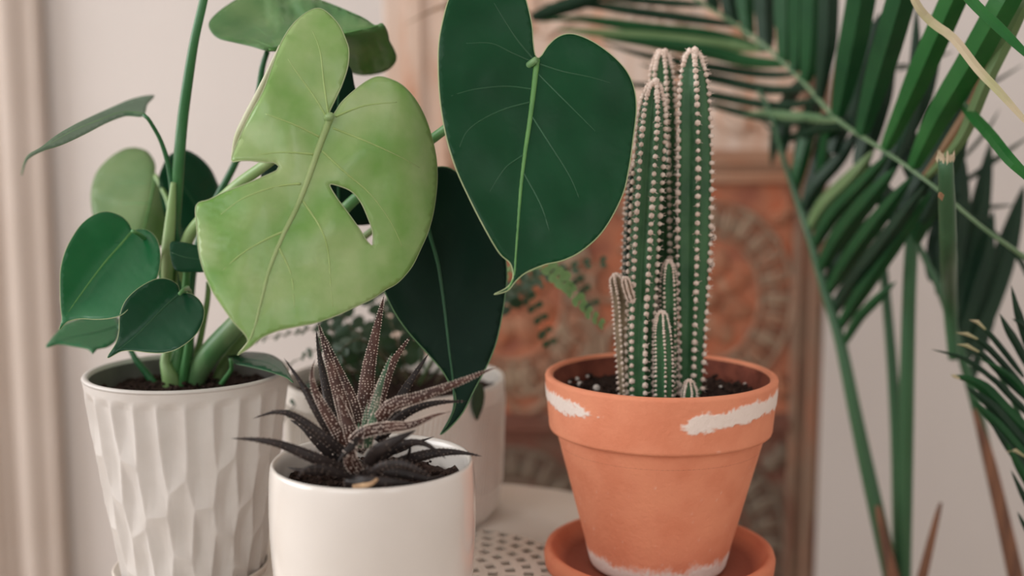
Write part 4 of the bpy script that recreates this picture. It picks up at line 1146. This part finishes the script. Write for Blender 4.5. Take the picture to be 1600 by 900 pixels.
for ctrl, wd in (([(1500,288,1.3),(1530,268,1.3),(1560,246,1.3),(1610,212,1.3)], 9), ([(1500,252,1.3),(1525,225,1.3),(1548,195,1.3),(1562,170,1.3)], 6), ([(1495,325,1.3),(1540,324,1.3),(1585,320,1.3)], 7),
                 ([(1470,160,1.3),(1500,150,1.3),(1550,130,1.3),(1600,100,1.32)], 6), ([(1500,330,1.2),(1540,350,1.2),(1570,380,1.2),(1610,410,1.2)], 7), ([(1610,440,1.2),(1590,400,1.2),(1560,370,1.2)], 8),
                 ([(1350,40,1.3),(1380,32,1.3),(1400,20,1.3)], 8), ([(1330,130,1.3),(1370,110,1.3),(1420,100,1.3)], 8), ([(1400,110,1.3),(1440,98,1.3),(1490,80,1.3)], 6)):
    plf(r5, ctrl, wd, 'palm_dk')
mk('dry_sheath', pxtube([lean(q) for q in ((1371,790,1.175,4),(1375,810,1.175,6),(1384,850,1.18,8),(1396,905,1.185,11))], 10, 10), M['sheath'], palm)
mk('dry_sheath', pxtube([lean(q) for q in ((1470,786,1.2,2.5),(1466,800,1.2,4),(1456,840,1.2,6),(1440,905,1.2,8),(1425,960,1.2,9))], 10, 10), M['sheath'], palm)
mk('dry_sheath', pxtube([lean(q) for q in ((1522,640,1.232,3),(1532,672,1.23,6),(1546,720,1.23,9),(1566,805,1.23,11),(1588,905,1.23,12.5))], 10, 10), M['sheath'], palm)
# frond 6: dense fine frond low on the right
r6 = pstem('frond', [(1545,560,1.06,2),(1575,610,1.06,3),(1600,670,1.06,4),(1630,760,1.07,5),(1660,880,1.08,6)], 'palm_st', False)
for ctrl, wd, mt in (
    ([(1600,590,1.05),(1568,548,1.045),(1540,515,1.04),(1516,500,1.04)], 9, 'palm_dk'),
    ([(1606,612,1.05),(1560,560,1.045),(1528,530,1.04),(1494,520,1.04)], 10, 'palm_dk'),
    ([(1610,630,1.05),(1565,585,1.045),(1530,550,1.04),(1495,538,1.04)], 10, 'palm_dk'),
    ([(1612,650,1.05),(1560,600,1.045),(1510,562,1.04),(1456,546,1.04)], 8, 'palm_dk'),
    ([(1620,690,1.05),(1570,640,1.045),(1530,600,1.04),(1486,586,1.04)], 22, 'palm'),
    ([(1625,720,1.05),(1580,670,1.045),(1545,630,1.04),(1510,605,1.04)], 20, 'palm_dk'),
    ([(1630,745,1.05),(1590,700,1.045),(1555,660,1.04),(1520,625,1.04)], 18, 'palm'),
    ([(1610,580,1.05),(1590,540,1.045),(1575,515,1.04),(1562,490,1.04)], 13, 'palm_dk'),
    ([(1612,560,1.05),(1600,520,1.045),(1588,480,1.04),(1580,446,1.04)], 13, 'palm_dk'),
    ([(1615,540,1.05),(1608,520,1.045),(1595,505,1.04),(1582,498,1.04)], 12, 'palm_dk'),
    ([(1630,770,1.05),(1600,730,1.045),(1570,690,1.04),(1548,660,1.04)], 14, 'palm_dk'),
    ([(1635,800,1.05),(1610,760,1.045),(1585,715,1.04),(1572,690,1.04)], 14, 'palm'),
    ([(1635,840,1.05),(1612,800,1.045),(1592,760,1.04),(1580,735,1.04)], 10, 'palm_dk'),
    ([(1640,880,1.05),(1618,850,1.045),(1600,820,1.04),(1590,800,1.04)], 9, 'palm_dk'),
    ([(1620,640,1.05),(1590,600,1.045),(1560,575,1.04),(1530,560,1.04)], 11, 'palm'),
    ([(1625,665,1.05),(1585,625,1.045),(1550,590,1.04),(1520,575,1.04)], 11, 'palm_dk')):
    plf(r6, ctrl, wd, mt)
for ctrl in ([(1540,515,1.038),(1528,503,1.038),(1515,500,1.038)], [(1528,530,1.038),(1512,522,1.038),(1494,520,1.038)], [(1530,550,1.038),(1512,540,1.038),(1495,538,1.038)], [(1602,714,1.04),(1588,704,1.04),(1572,706,1.04)], [(1500,592,1.036),(1492,588,1.036),(1486,586,1.036)]):
    plf(r6, ctrl, 6, 'palm_dry', name='dry_tip')
